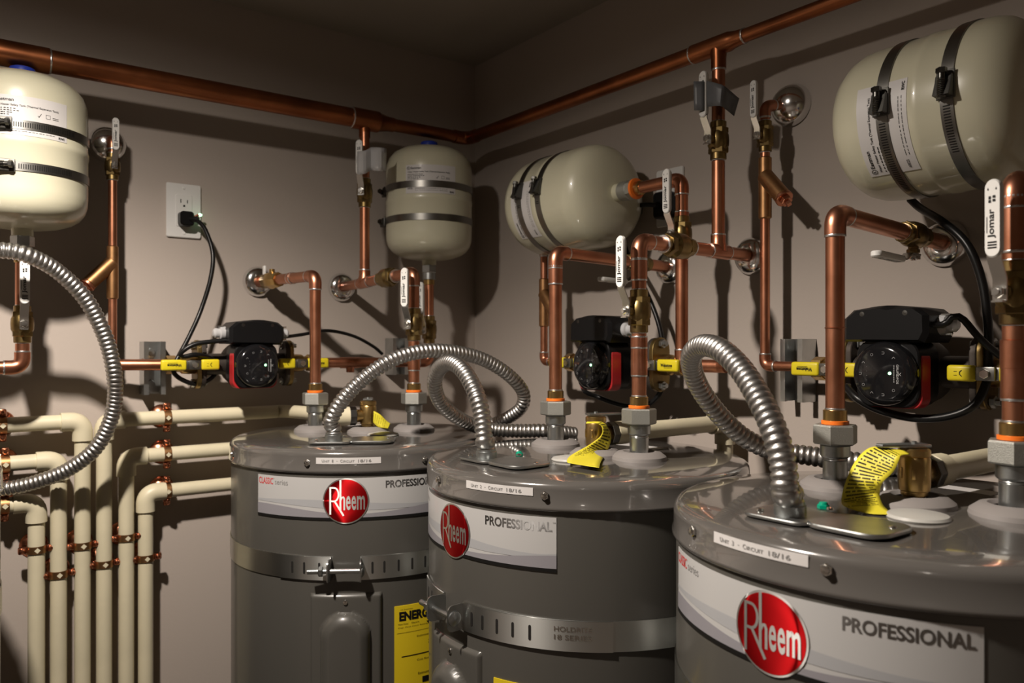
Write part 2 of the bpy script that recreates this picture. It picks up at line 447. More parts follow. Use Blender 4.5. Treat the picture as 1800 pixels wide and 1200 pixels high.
# --- H1 right port
p, x, y = vert_run(1, PORT, 0)
top = W(x, y, .145); wl = PL(600, 505, 0)
t = thing('copper_pipe_run', 'copper riser on right port of corner heater, bending back to the left wall', 'pipe', p)
d = (top-wl).normalized(); t1 = wl.lerp(top, .36)
run(t, [wl-d*-.004, top, W(x, y, HT+.097)], R34); union(t, x, y)
tee(t, t1, d, R34, Z, R34, .026, .028); check_valve(t, wl.lerp(top, .68), d)
coupling(t, W(x, y, -.035), Z, R34, .034)
ball_valve(W(x, y, .040), Z, ang(212), Z, 'ball valve on the right riser of the corner heater, lever upright')
escutcheon(wl, -Y, 'chrome escutcheon behind the tee left of the small corner tank')
# branch down from header
br = V((t1.x, t1.y, 0)); b0 = W(.811, 1.64, HZ)
t = thing('copper_branch', 'short copper drop from the left header tee to the stub beside the corner tank', 'pipe', V((br.x, br.y, t1.z)))
bz = lambda z: V((br.x, br.y, CZ+z))
part('pipe', G().cyl(V((br.x, br.y, b0.z-.03)), bz(.372), R34, 20), 'copper', t)
part('pipe', G().cyl(bz(.310), V((br.x, br.y, t1.z+.02)), R34, 20), 'copper', t)
ball_valve(bz(.341), Z, ang(226), Z, 'ball valve under the left header tee with clear tape on its lever')
def flag(pts, m, label, nx=10):
    g = G(); n = len(pts)
    g.grid(lambda a, b: (pts[min(int(a*(n-1)), n-2)][0].lerp(pts[min(int(a*(n-1))+1, n-1)][0], a*(n-1)-min(int(a*(n-1)), n-2))).lerp(
        pts[min(int(a*(n-1)), n-2)][1].lerp(pts[min(int(a*(n-1))+1, n-1)][1], a*(n-1)-min(int(a*(n-1)), n-2)), b), nx, 4)
    o = solo('tape_flag', g, m, label, 'tape')
    s = o.modifiers.new('thick', 'SOLIDIFY'); s.thickness = .0006
    return o
flag([(PD(628, 266, 1.735), PD(628, 306, 1.735)), (PD(641, 265, 1.73), PD(641, 306, 1.73)), (PD(652, 259, 1.75), PD(652, 299, 1.75)), (PD(668, 259, 1.74), PD(668, 301, 1.74)), (PD(679, 261, 1.76), PD(678, 300, 1.76))], 'clear_plastic', 'clear plastic tape flag stuck on the lever left of the corner tank')
# --- H1 left port
p, x, y = vert_run(1, -PORT, 0)
top = W(x, y, .137); wl = PL(453, 495, 0); d = (top-wl).normalized()
t = thing('copper_pipe_run', 'copper riser on left port of corner heater beside the pump', 'pipe', p)
run(t, [wl+d*.004, top, W(x, y, HT+.097)], R34); union(t, x, y)
coupling(t, wl.lerp(top, .62), d, R34, .012); 
tv = thing('stub_valve', 'small brass shut-off valve against the left wall escutcheon with a white tab handle', 'valve', wl.lerp(top, .25))
g = G(); c = wl.lerp(top, .27)
g.lathe([(.014, -.034), (.0165, -.03), (.0165, -.016), (.019, -.010), (.019, .010), (.0165, .016), (.0165, .03), (.0145, .034)], c, d, 8); part('valve_body', g, 'brass', tv)
g = G(); g.cyl(c+Z*.015, c+Z*.024, .006, 12); part('stem', g, 'brass', tv)
g = G(); g.box(c-X*.012+Z*.022+Y*.014, X, Y, Z, .005, .012, .020, .002); part('tab_handle', g, 'white_vinyl', tv, label='white tab handle')
escutcheon(wl, -Y, 'chrome escutcheon above the pump on the left wall')
# --- H2 left port
p, x, y = vert_run(2, -PORT, 0)
top = W(x, y, .157); wr = PR(1179, 470, 0); d = (top-wr).normalized()
t = thing('copper_pipe_run', 'copper riser on left port of middle heater, bending back under a tank', 'pipe', p)
run(t, [wr+d*.004, top, W(x, y, HT+.097)], R34); union(t, x, y)
coupling(t, W(x, y, .118), Z, R34, .03)
ball_valve(wr.lerp(top, .32), d, -Z, d, 'ball valve under the middle sideways tank, lever lying below the pipe')
escutcheon(wr, -X, 'chrome escutcheon under the middle horizontal tank')
# --- H2 right port
p, x, y = vert_run(2, PORT, 0)
top = W(x, y, .156); wr = PR(1322, 450, 0); d = (top-wr).normalized()
t = thing('copper_pipe_run', 'copper riser on right port of middle heater with a brass valve', 'pipe', p)
run(t, [wr+d*.004, top, W(x, y, HT+.097)], R34); union(t, x, y)
k = (1.09-(wr.x-CX))/((top.x-wr.x)); t2 = wr+(top-wr)*k
tee(t, t2, d, R34, Z, R34, .028, .028); check_valve(t, wr.lerp(top, .70), d)
coupling(t, W(x, y, .112), Z, R34, .030); coupling(t, W(x, y, -.022), Z, R34, .05); coupling(t, W(x, y, .003), Z, R34*1.02, .016)
ball_valve(W(x, y, .050), Z, -X, Z, 'ball valve on the right riser of the middle heater')
escutcheon(wr, -X, 'chrome escutcheon on the right wall at the end of the tee')
b2 = V((t2.x, t2.y, 0)); bz = lambda z: V((b2.x, b2.y, CZ+z))
t = thing('copper_branch', 'copper drop from the right header tee down to the tee before the right wall', 'pipe', V((b2.x, b2.y, t2.z)))
part('pipe', G().cyl(W(1.09, .872, HZ-.03), bz(.372), R34, 20), 'copper', t)
part('pipe', G().cyl(bz(.310), V((b2.x, b2.y, t2.z+.02)), R34, 20), 'copper', t)
ball_valve(bz(.345), Z, -X, Z, 'ball valve under the right header tee with dark grey tape wrapped on its lever')
flag([(PD(1219, 143, 1.327), PD(1220, 194, 1.327)), (PD(1238, 143, 1.322), PD(1238, 194, 1.322))], 'grey_tape', 'grey tape wound on the lever under the right header tee', 3)
flag([(PD(1238, 141, 1.33), PD(1240, 189, 1.33)), (PD(1256, 145, 1.30), PD(1256, 186, 1.30)), (PD(1272, 150, 1.29), PD(1268, 186, 1.29)), (PD(1299, 173, 1.33), PD(1290, 204, 1.33))], 'grey_tape', 'dark grey tape flag sticking out over the copper drop')
# --- H3 left port
p, x, y = vert_run(3, -PORT, 0)
top = W(x, y, .158); wr = PR(1662, 428, 0); d = (top-wr).normalized()
t = thing('copper_pipe_run', 'copper riser on left port of nearest heater, elbow below the nearest tank', 'pipe', p)
run(t, [wr+d*.004, top, W(x, y, HT+.097)], R34); union(t, x, y)
coupling(t, W(x, y, .02), Z, R34, .0015, rings=False)
ball_valve(wr.lerp(top, .33), d, -Z, d, 'ball valve under the nearest sideways tank, lever lying below the pipe')
escutcheon(wr, -X, 'chrome escutcheon below the nearest tank')
# --- H3 right port
p, x, y = vert_run(3, PORT, 0)
top = W(x, y, .165); wr = W(1.20, y+.03, .165); d = (top-wr).normalized()
t = thing('copper_pipe_run', 'copper pipe from right port of the nearest heater at the right picture edge', 'pipe', p)
run(t, [wr+d*.004, top, W(x, y, HT+.097)], R34); union(t, x, y)
coupling(t, W(x, y, .121), Z, R34, .055); coupling(t, W(x, y, -.028), Z, R34, .055); coupling(t, W(x, y, -.01), Z, R34*1.03, .03, rings=False)
ball_valve(W(x, y, .052), Z, -X+Y*.1, Z, 'large near ball valve at the right edge with big white lever')
escutcheon(wr, -X, 'chrome escutcheon hidden behind the right edge riser')

# ------------------------------------------------------------------ expansion tanks
TR = .1015
def tank(base, ax, e1, label, group, lab=(0, .64), logo=True, name='expansion_tank', cut=0):
    """base: bottom of the shell, ax: towards the capped end, e1: direction of angle zero"""
    t = thing(name, label, 'tank', base, group); L = .268-cut
    prof = [(.016, 0), (.035, .001), (.058, .005), (.076, .0115), (.088, .0195), (.0965, .031), (.1004, .044), (TR, .058), (TR, .126-cut),
            (TR+.0012, .129-cut), (TR+.0012, .137-cut), (TR, .140-cut), (TR, .205-cut), (.1000, .221-cut), (.0945, .236-cut), (.084, .249-cut), (.066, .259-cut), (.040, .2655-cut), (.018, L), (0, L)]
    g = G(); g.lathe(prof, base, ax, 64); part('shell', g, 'tank_cream', t, sharp=50)
    g = G(); g.lathe([(.017, .002), (.017, -.012), (.0155, -.013)], base, ax, 24); part('neck', g, 'tank_cream', t)
    g = G(); g.lathe([(.021, L-.004), (.021, L+.006), (.0195, L+.011), (.014, L+.0135), (0, L+.0135)], base, ax, 24); part('valve_cap', g, 'blue_plastic', t, label='blue plastic cap')
    f = cylmap(base-ax*cut, ax, e1, TR, lab[0])
    g = G(); hw = .059
    g.slab(f, -hw, hw, .141, .205, 16, 2, .0001, .0006); lb = part('label', g, 'white_paper', t, label='white printed paper label')
    g = G()
    if logo:
        for j in range(14):
            a, b = 2*PI*j/14, 2*PI*(j+1)/14
            stroke(g, [(-.052+.0035*math.cos(a), .1975+.0035*math.sin(a)), (-.052+.0035*math.cos(b), .1975+.0035*math.sin(b))], .0007, f, .0009)
        text(g, 'R', -.0535, -.0505, .1955, .1995, f, .0009, .01)
    text(g, 'Eastman', -.0465, -.022, .1950, .2000, f, .0009, .02)
    text(g, 'Water Heater Safety Tank (Thermal Expansion Tank)', -.054, .044, .1865, .1905, f, .0009, .015)
    for i, e in enumerate((-.020, -.012, -.024, -.030)):
        for q in range(9):
            x0 = -.054+q*.0045
            if x0 < e: quad(g, x0, x0+random.uniform(.002, .004), .1825-i*.0034, .1838-i*.0034, f, .0009)
    stroke(g, [(.012, .176), (.0135, .174), (.017, .180)], .0008, f, .0009); stroke(g, [(.024, .174), (.0305, .174), (.0305, .180), (.024, .180), (.024, .174)], .0005, f, .0009)
    for i in range(2): quad(g, .034, .044, .1765-i*.0025, .1773-i*.0025, f, .0009)
    text(g, '60022', -.054, -.042, .1500, .1535, f, .0009, .01)
    for i in range(2):
        for q in range(15): quad(g, -.036+q*.005, -.0325+q*.005+random.uniform(-.001, .001), .1508-i*.004, .1515-i*.004, f, .0009)
    text(g, 'RWC', .044, .055, .1435, .1475, f, .0009, .05)
    part('print', g, 'black_print', lb)
    return t
def strap(base, ax, e1, h, label, buck=0.0, slots=(.25, 1.1), name='strap_clamp', wd=.0150, gap_at=None):
    t = thing(name, label, 'strap', base+ax*h+e1*TR, 'steel strap clamps around the cream tanks')
    g = G(); f = cylmap(base+ax*h, ax, e1, TR); n = 72; r1 = .0016
    rs = []
    for j in range(n):
        a = 2*PI*j/n*TR; rs.append([f(a, -wd/2, .0002), f(a, wd/2, .0002), f(a, wd/2, r1), f(a, -wd/2, r1)])
    g.rings(rs, closed=True); part('band', g, 'steel_strip', t)
    g = G(); q = slots[0]
    while q < slots[1]:
        for s in (1,):
            quad(g, (buck-q*s)*TR-.0007, (buck-q*s)*TR+.0007, -wd*.27, wd*.27, f, r1+.0003)
        q += .032
    part('slots', g, 'black_print', t, kind='stuff')
    # worm-screw housing
    b = f(buck*TR, 0, 0); nrm = (f(buck*TR, 0, 1)-b).normalized(); tan = ax.cross(nrm)
    g = G(); g.prism([(-.012, -.004), (.013, -.002), (.0145, .004), (.006, .0065), (-.011, .0125)], b-ax*.0095+nrm*.003, tan, nrm, ax, .019, .001)
    g.box(b+nrm*.002+tan*.004, tan, ax, nrm, .034, .021, .003, .0008)
    part('housing', g, 'buckle_metal', t)
    g = G(); c = b+nrm*.0125
    prof = [(.004, -.014)]
    for i in range(10): prof += [(.0052, -.012+i*.0022), (.0042, -.0109+i*.0022)]
    prof += [(.004, .011), (.004, .016)]
    g.lathe(prof, c, tan, 14); g.hexn(c+tan*.015, tan, .0062, .006, 6, .0006); part('screw', g, 'dark_steel', t)
    return t
TZ = .200
tb1, tb2 = W(.148, 1.62, TZ), W(.977, 1.635, TZ)
e_cam1 = ang(261.5); e_cam2 = ang(239.2)
tank(tb1, Z, e_cam1, 'cream expansion tank hanging upright at the left picture edge', 'upright cream expansion tanks', lab=(.155, .64))
tank(tb2, Z, e_cam2, 'cream expansion tank standing upright in the room corner', 'upright cream expansion tanks', lab=(.04, .64))
strap(tb1, Z, e_cam1, .158, 'upper steel strap on the left edge tank, buckle in front', buck=-.28, slots=(-1.15, -.22))
strap(tb1, Z, e_cam1, .090, 'lower steel strap on the left edge tank, buckle in front', buck=-.24, slots=(-1.05, -.22))
strap(tb2, Z, e_cam2, .162, 'upper steel strap on the upright corner tank', buck=-1.75, slots=(.25, .3))
strap(tb2, Z, e_cam2, .088, 'lower steel strap on the upright corner tank', buck=-1.62, slots=(.25, .3))
tb3, tb4 = W(1.075, 1.100, .290), W(1.065, .371, .297)
tank(tb3, Y, -X, 'cream expansion tank lying on its side over the middle heater', 'cream expansion tanks lying sideways on the right wall', lab=(-.22, .64))
tank(tb4, Y, -X, 'large near cream expansion tank lying sideways at top right', 'cream expansion tanks lying sideways on the right wall', lab=(-.30, .64), cut=.024)
strap(tb3, Y, -X, .178, 'left strap on the middle sideways tank, around its label', buck=.14, slots=(.25, .3))
strap(tb3, Y, -X, .118, 'right strap on the middle sideways tank, nearer its neck', buck=.14, slots=(.25, .3))
strap(tb4, Y, -X, .148, 'left strap across the label of the nearest tank', buck=.0, slots=(.22, 1.25))
strap(tb4, Y, -X, .070, 'right strap of the nearest tank, clear of its label', buck=.02, slots=(.2, .75))

# strut channels that carry the pipes and tanks
def strut(c, n, up, L, label, w_=.0413, dp=.0413):
    s = up.cross(n).normalized(); g = G(); tk = .0026; lip = .009
    out = [(-w_/2, 0), (w_/2, 0), (w_/2, dp), (w_/2-lip, dp), (w_/2-lip, dp-.006), (w_/2-tk, dp-.006), (w_/2-tk, tk),
           (-w_/2+tk, tk), (-w_/2+tk, dp-.006), (-w_/2+lip, dp-.006), (-w_/2+lip, dp), (-w_/2, dp)]
    o = c-up*L/2
    vs = [o+s*x+n*y for x, y in out]+[o+s*x+n*y+up*L for x, y in out]; m = len(out)
    fs = [(j, (j+1) % m, m+(j+1) % m, m+j) for j in range(m)]
    # end caps split so that the hollow stays open
    for a in ((0, 1, 6, 7), (1, 2, 5, 6), (2, 3, 4, 5), (0, 7, 8, 11), (8, 9, 10, 11)): fs.append(a); fs.append(tuple(m+i for i in a))
    g.add(vs, fs)
    t = thing('strut_channel', label, 'bracket', c, 'galvanised strut channel pieces')
    part('channel', g, 'galvanised', t, sharp=20)
    for k in (-.3, .3): part('bolt', G().hexn(c+up*L*k+n*.004, n, .008, .006, 6, .0008), 'zinc', t)
strut(PL(264, 646, 0), -Y, Z, .108, 'galvanised strut channel behind the brass valve left of the left-wall pump')
strut(PR(1416, 650, 0), -X, Z, .104, 'galvanised strut channel behind the yellow lever of the right-hand pump')
strut(PL(690, 626, 0), -Y, Z, .09, 'galvanised strut channel behind the pipe right of the left-wall pump')
for tb, n_, up, lb in ((tb1+Z*.125, -Y, Z, 'strut channel hidden behind the left edge tank'), (tb2+Z*.125, -Y, Z, 'strut channel hidden behind the upright corner tank')):
    strut(V((tb.x, 0, tb.z)), n_, up, .16, lb, dp=.040)
for tb, lb in ((tb3, 'strut channel hidden behind the middle sideways tank'), (tb4, 'strut channel hidden behind the nearest sideways tank')):
    c = tb+Y*.135; strut(V((0, c.y, c.z)), -X, Y, .16, lb, dp=.022)

# tank necks, valves and drops
def tank_drop(base, x2, y2, zline, label, vlabel, s, left=None):
    x, y = rel(base)
    t = thing('tank_drop_pipe', label, 'pipe', W(x, y, zline))
    b = V(base)
    g = G(); g.hexn(b-Z*.030, Z, .0185, .018, 6, .001); part('union_nut', g, 'zinc', t)
    g = G(); g.lathe([(.0155, -.030), (.0155, -.046), (.0135, -.047)], b, Z, 20); part('union_tail', g, 'zinc', t)
    g = G(); g.lathe([(.0132, -.046), (.0132, -.058), (.0115, -.059)], b, Z, 20); part('adapter', g, 'brass', t)
    pts = [W(x, y, base.z-CZ-.055), W(x, y, zline), left]
    run(t, pts, R34)
    return ball_valve(W(x, y, (base.z-CZ)-.165), Z, s, Z, vlabel)
tank_drop(tb1, 0, 0, -.040, 'copper drop below the left edge tank turning left out of view', 'ball valve below the left edge tank, white lever half behind the conduit', -Y, left=W(-.4, 1.62, -.040))
LZ = -.042
run_l = (W(.3065, 1.71, -.040), W(.977, 1.652, LZ))
tank_drop(tb2, 0, 0, LZ, 'copper drop below the corner tank turning left to the pump line', 'ball valve directly below the upright corner tank', ang(208), left=run_l[0].lerp(run_l[1], .62))
# tank 3
t = thing('tank_pipe', 'copper pipe from the middle sideways tank down to the pump line', 'pipe', tb3)
g = G(); g.lathe([(.0165, .012), (.0185, .014), (.0185, .034), (.0165, .036)], tb3, -Y, 20); part('union_collar', g, 'zinc_cast', t)
g = G(); g.lathe([(.0195, .036), (.0195, .046)], tb3, -Y, 6); part('union_nut', g, 'zinc_cast', t)
g = G(); g.lathe([(.0185, .046), (.0195, .047), (.0195, .052), (.0165, .053)], tb3, -Y, 20); part('gasket', g, 'orange_ring', t)
g = G(); g.lathe([(.0132, .053), (.0132, .064), (.0115, .065)], tb3, -Y, 20); part('adapter', g, 'brass', t)
vx, vy = 1.075, .940
run(t, [tb3-Y*.06, W(vx, vy, .290), W(vx, vy, -.037), W(1.085, .866, -.037)], R34)
coupling(t, W(vx, vy, .225), Z, R34, .014)
ball_valve(W(vx, vy, .192), Z, -X, Z, 'ball valve below the neck of the middle sideways tank')
# tank 4 neck
t = thing('tank_pipe', 'copper pipe at the neck of the nearest tank going out of view at right', 'pipe', tb4)
g = G(); g.lathe([(.0165, .012), (.0185, .014), (.0185, .044), (.0165, .046)], tb4, -Y, 20); part('union_collar', g, 'zinc_cast', t)
run(t, [tb4-Y*.045, tb4-Y*.16, tb4-Y*.16-Z*.335], R34)

# ------------------------------------------------------------------ pump lines
def wye(t, p, d, r):                           # strainer: straight body with a 45 degree leg along d
    g = G(); g.lathe([(r*1.05, -.052), (r*1.35, -.050), (r*1.35, .050), (r*1.05, .052)], p, Z, 20)
    d = d.normalized(); g.cyl(p+Z*.02, p+Z*.02+d*.062, r*1.72, 20, .001)
    o = part('strainer_body', g, 'bronze', t, label='bronze wye strainer body')
    g = G(); e = p+Z*.02+d*.062; g.cyl(e, e+d*.006, r*1.82, 20, .001); g.hexn(e+d*.006, d, r*1.2, .008, 6, .001); g.hexn(e+d*.014, d, r*.7, .007, 4, .001)
    part('plug', g, 'copper_fit', o)
# left wall feed
lw = PL(190, 247, 0); x0, y0 = .3065, 1.71
t = thing('feed_pipe', 'thin copper feed with strainer down the left wall beside the edge tank', 'pipe', W(x0, y0, -.04))
run(t, [V((lw.x, -.004, CZ+.400)), W(x0, y0, .400), W(x0, y0, -.040), run_l[0].lerp(run_l[1], .16)], R12, fit=1.2)
wye(t, W(x0, y0, .140), V((-.72, -.15, -.75)), R12)
ball_valve(W(x0, y0, .346), Z, -Y, Z, 'ball valve on the thin feed right of the left edge tank', sc_=.72)
escutcheon(V((W(x0, y0, 0).x, 0, CZ+.400)), -Y, 'round chrome escutcheon beside the left edge tank', .036, .03)
# right wall feed
x1, y1 = 1.14, .8154
t = thing('feed_pipe', 'thin copper feed with strainer down the right wall', 'pipe', W(x1, y1, -.036))
run(t, [V((-.004, W(x1, y1, 0).y-.012, CZ+.408)), W(x1, y1, .400), W(x1, y1, -.036), W(1.14, .70, -.036)], R12, fit=1.2)
wye(t, W(x1, y1, .262), V((-.20, -.72, -.72)), R12)
ball_valve(W(x1, y1, .348), Z, -X, Z, 'ball valve on the thin feed beside the right wall escutcheon', sc_=.72)
escutcheon(V((0, W(x1, y1, 0).y-.012, CZ+.408)), -X, 'round chrome escutcheon high on the right wall', .036, .03)
# middle feed
t = thing('feed_pipe', 'thin copper feed behind the left riser of the middle heater', 'pipe', W(1.085, 1.335, -.037))
run(t, [W(1.196, 1.335, .21), W(1.085, 1.335, .21), W(1.085, 1.335, -.037), W(1.085, 1.22, -.037)], R12, fit=1.2)
wye(t, W(1.085, 1.335, .09), V((-.1, -.72, -.72)), R12)

def pump(c, n, label, gland, box_w=.112):
    """c: centre of the pump on its pipe, n: out from the wall"""
    a = Z.cross(n).normalized()
    t = thing('circulator_pump', label, 'pump', c, 'black circulator pumps with round control faces')
    g = G(); g.lathe([(.030, -.028), (.047, -.022), (.050, -.005), (.047, .012), (.043, .022)], c, n, 28)
    g.cyl(c-a*.085, c+a*.085, .022, 20)
    part('volute', g, 'cast_iron', t)
    for s in (-1, 1):
        g = G(); g.prism([(x, y) for x, y in stadium(.046, .098)], c+a*s*.083, n, Z, a*s, .009, .0012)
        part('flange', g, 'cast_iron', t)
    fc = c+n*.020-Z*.002
    g = G(); g.prism(rrect(.088, .092, .022), fc, a, Z, n, .056, .002); part('motor_housing', g, 'black_plastic', t)
    g = G(); out = rrect(.0905, .080, .014)
    g.prism(out, fc+n*.026-Z*.007, a, Z, n, .024, .001); part('red_band', g, 'red_plastic', t, label='red band round the motor')
    f0 = fc+n*.056
    g = G(); g.lathe([(.043, -.008), (.0445, 0), (.0435, .008), (.040, .013), (.034, .0155), (0, .0165)], f0, n, 40); face = part('control_face', g, 'black_gloss', t, sharp=60)
    fm = planar(f0+n*.0168, a, Z); g = G()
    for i in range(9):
        an = rad(50+i*32.5)
        px_, py_ = .0285*math.cos(an), .0285*math.sin(an)
        k = i % 3
        if k == 0: stroke(g, [(px_-.002, py_-.001), (px_, py_+.0014), (px_+.002, py_-.001)], .0005, fm, 0)
        elif k == 1: stroke(g, [(px_-.0016, py_-.0014), (px_+.0016, py_-.0014), (px_+.0016, py_+.0014), (px_-.0016, py_+.0014)], .0005, fm, 0)
        else:
            for j in range(8): stroke(g, [(px_+.0018*math.cos(j*.785), py_+.0018*math.sin(j*.785)), (px_+.0018*math.cos(j*.785+.785), py_+.0018*math.sin(j*.785+.785))], .0004, fm, 0)
    for i in range(4): quad(g, -.0195, -.0189, -.009+i*.006, -.0084+i*.006, fm, 0)
    fv = planar(f0+n*.0168+a*.023, Z*-1, a)
    text(g, 'GRUNDFOS', -.013, .013, -.001, .0022, fv, 0, .02)
    for i in range(8): quad(g, -.012+i*.003, -.0097+i*.003, -.0046, -.0036, fv, 0)
    stroke(g, [(.0245, -.002), (.0285, .002)], .0007, fm, .0001); stroke(g, [(.0245, .002), (.0285, -.002)], .0007, fm, .0001)
    part('print', g, 'grey_mark', face)
    g = G(); g.lathe([(.0022, 0), (.0018, .0012), (0, .0015)], f0+n*.0165+a*.013+Z*.001, n, 12); part('indicator_lamp', g, 'led_green', face, label='lit green indicator')
    bc = c+Z*.064+n*.046
    g = G(); bw = box_w
    out = [(-bw/2, -.022), (bw/2-.006, -.024), (bw/2, -.012), (bw/2, .012), (bw/2-.012, .022)]
    for i in range(7): out.append((bw/2-.012-(bw-.030)*(i+1)/8, .022+.005*math.sin(PI*(i+1)/8)))
    out += [(-bw/2+.014, .022), (-bw/2, .010)]
    g.prism(out, bc-n*.040, a, Z, n, .080, .0065); tbx = part('terminal_box', g, 'black_plastic', t)
    for s in (-.03, .03): part('screw', G().lathe([(.004, 0), (.0035, .0015), (0, .0018)], bc+n*.0385+a*s+Z*.016, n, 12), 'dark_steel', tbx)
    for s in gland:
        e = bc+a*s*(bw/2-.002)
        g = G(); g.lathe([(.0135, 0), (.0135, .010), (.010, .012), (.010, .020), (.006, .024)], e, a*s, 16); part('cable_gland', g, 'clear_plastic', t, label='clear cable gland')
        for k in (-1, 1): part('gland_screw', G().cyl(e+a*s*.004+Z*k*.013+n*.004, e+a*s*.018+Z*k*.013+n*.006, .0018, 8), 'steel_bright', t)
    return t, bc
def iso_valve(c, n, side, label, wtext=True, flip=False):
    """isolation flange valve: c on the pipe at the lever pivot, side: +1 if it sits on the pump's right"""
    a = Z.cross(n).normalized(); out = a*side
    t = thing('isolation_valve', label, 'valve', c, 'brass isolation valves with yellow levers')
    g = G(); g.lathe([(.0125, -.045), (.016, -.040), (.0185, -.020), (.0195, 0), (.0185, .014), (.015, .018), (.015, .030)], c, out, 20); g.hexn(c+out*.026, out, .0185, .018, 8, .001)
    part('valve_body', g, 'brass', t)
    g = G(); g.prism(stadium(.046, .100), c-out*.020, n, Z, out, .009, .0012); part('flange', g, 'brass_dark', t)
    for s in (-1, 1):
        g = G(); q = c-out*.020+Z*s*.038
        g.hexn(q+out*.009, out, .0085, .007, 6, .0008); g.cyl(q-out*.016, q+out*.022, .0045, 10); g.hexn(q-out*.012, out, .0085, .007, 6, .0008)
        part('flange_bolt', g, 'zinc', t)
    g = G(); g.cyl(c+n*.016, c+n*.034, .008, 14); part('stem', g, 'brass_dark', t)
    q = c+n*.036
    g = G(); g.box(q, a, Z, n, .036, .0165, .003, .0005); g.box(q+n*.004, a, Z, n, .022, .018, .006, .0008); part('lever_plate', g, 'steel_strip', t)
    g = G(); g.hexn(q+n*.007, n, .0062, .005, 6, .0006); part('nut', g, 'steel_bright', t)
    for s, L in ((1, .048), (-1, .036)):
        gc = q+out*s*(.014+L/2)-n*.003
        g = G(); g.box(gc+n*.002, a, Z, n, L, .0215, .011, .004, 3); gr = part('grip', g, 'yellow_vinyl', t, label='yellow vinyl grip')
        g = G()
        if s == 1:
            fm = planar(gc+n*.0076, -a, -Z) if flip else planar(gc+n*.0076, a, Z)
            text(g, 'Webstone', -.014, .013, -.0026, .0036, fm, .0002, .04); quad(g, -.006, .012, -.0044, -.0038, fm, .0002)
        else:
            fm = planar(gc+n*.0076, a, Z); stroke(g, [(.002, .004), (-.0005, .0015), (-.0005, -.0015), (.002, -.004)], .0012, fm, .0002)
            quad(g, -.008, -.004, .002, .0026, fm, .0002); quad(g, -.008, -.004, -.003, -.0024, fm, .0002)
        part('print', g, 'black_print', gr)
    return t
# left wall pump line
u = (run_l[1]-run_l[0]).normalized()
pc1 = W(.556, 1.690, -.041)
t = thing('pump_line', 'horizontal copper line through the left-wall pump', 'pipe', pc1)
part('pipe', G().cyl(run_l[0].lerp(run_l[1], .02), pc1-X*.148, R34, 20), 'copper', t); coupling(t, W(.36, 1.705, -.040), X, R34, .0016, rings=False)
ringpart(t, W(.362, 1.705, -.040), X, R34*1.08)
part('pipe', G().cyl(pc1+X*.146, run_l[0].lerp(run_l[1], .985), R34, 20), 'copper', t)
tee(t, run_l[0].lerp(run_l[1], .72), u, R34, -Z, R12, .024, .022, rings=False)
pump(pc1, -Y, 'circulator pump on the left wall, seen from its left side', (-1, 1))
iso_valve(pc1-X*.112, -Y, -1, 'isolation valve with yellow lever left of the left-wall pump', flip=True)
iso_valve(pc1+X*.112, -Y, 1, 'isolation valve with yellow lever right of the left-wall pump')
# middle pump
pc2 = W(1.085, 1.098, -.037)
t = thing('pump_line', 'horizontal copper line through the middle pump on the right wall', 'pipe', pc2)
part('pipe', G().cyl(pc2+Y*.146, W(1.085, 1.215, -.037), R34, 20), 'copper', t)
part('pipe', G().cyl(pc2-Y*.146, W(1.085, .90, -.037), R34, 20), 'copper', t)
tee(t, W(1.083, .938, -.037), Y, R34, Z, R34, .026, .026)
part('pipe', G().cyl(W(1.085, .92, -.037), W(1.085, .852, -.037), R34, 20), 'copper', t)
pump(pc2, -X, 'circulator pump behind the two risers of the middle heater', (1,))
iso_valve(pc2+Y*.112, -X, -1, 'isolation valve with yellow lever left of the middle pump')
iso_valve(pc2-Y*.112, -X, 1, 'isolation valve with yellow lever right of the middle pump')
# near pump
pc3 = W(1.14, .566, -.038)
t = thing('pump_line', 'horizontal copper line through the near pump on the right wall', 'pipe', pc3)
part('pipe', G().cyl(W(1.14, .72, -.037), pc3+Y*.14, R12, 20), 'copper', t)
part('pipe', G().cyl(pc3-Y*.146, pc3-Y*.48, R34, 20), 'copper', t)
pump(pc3, -X, 'circulator pump below the nearest tank, control face in clear view', (1,), .118)
iso_valve(pc3+Y*.112, -X, -1, 'isolation valve with yellow lever left of the near pump', flip=True)
iso_valve(pc3-Y*.112, -X, 1, 'isolation valve with yellow lever right of the near pump')

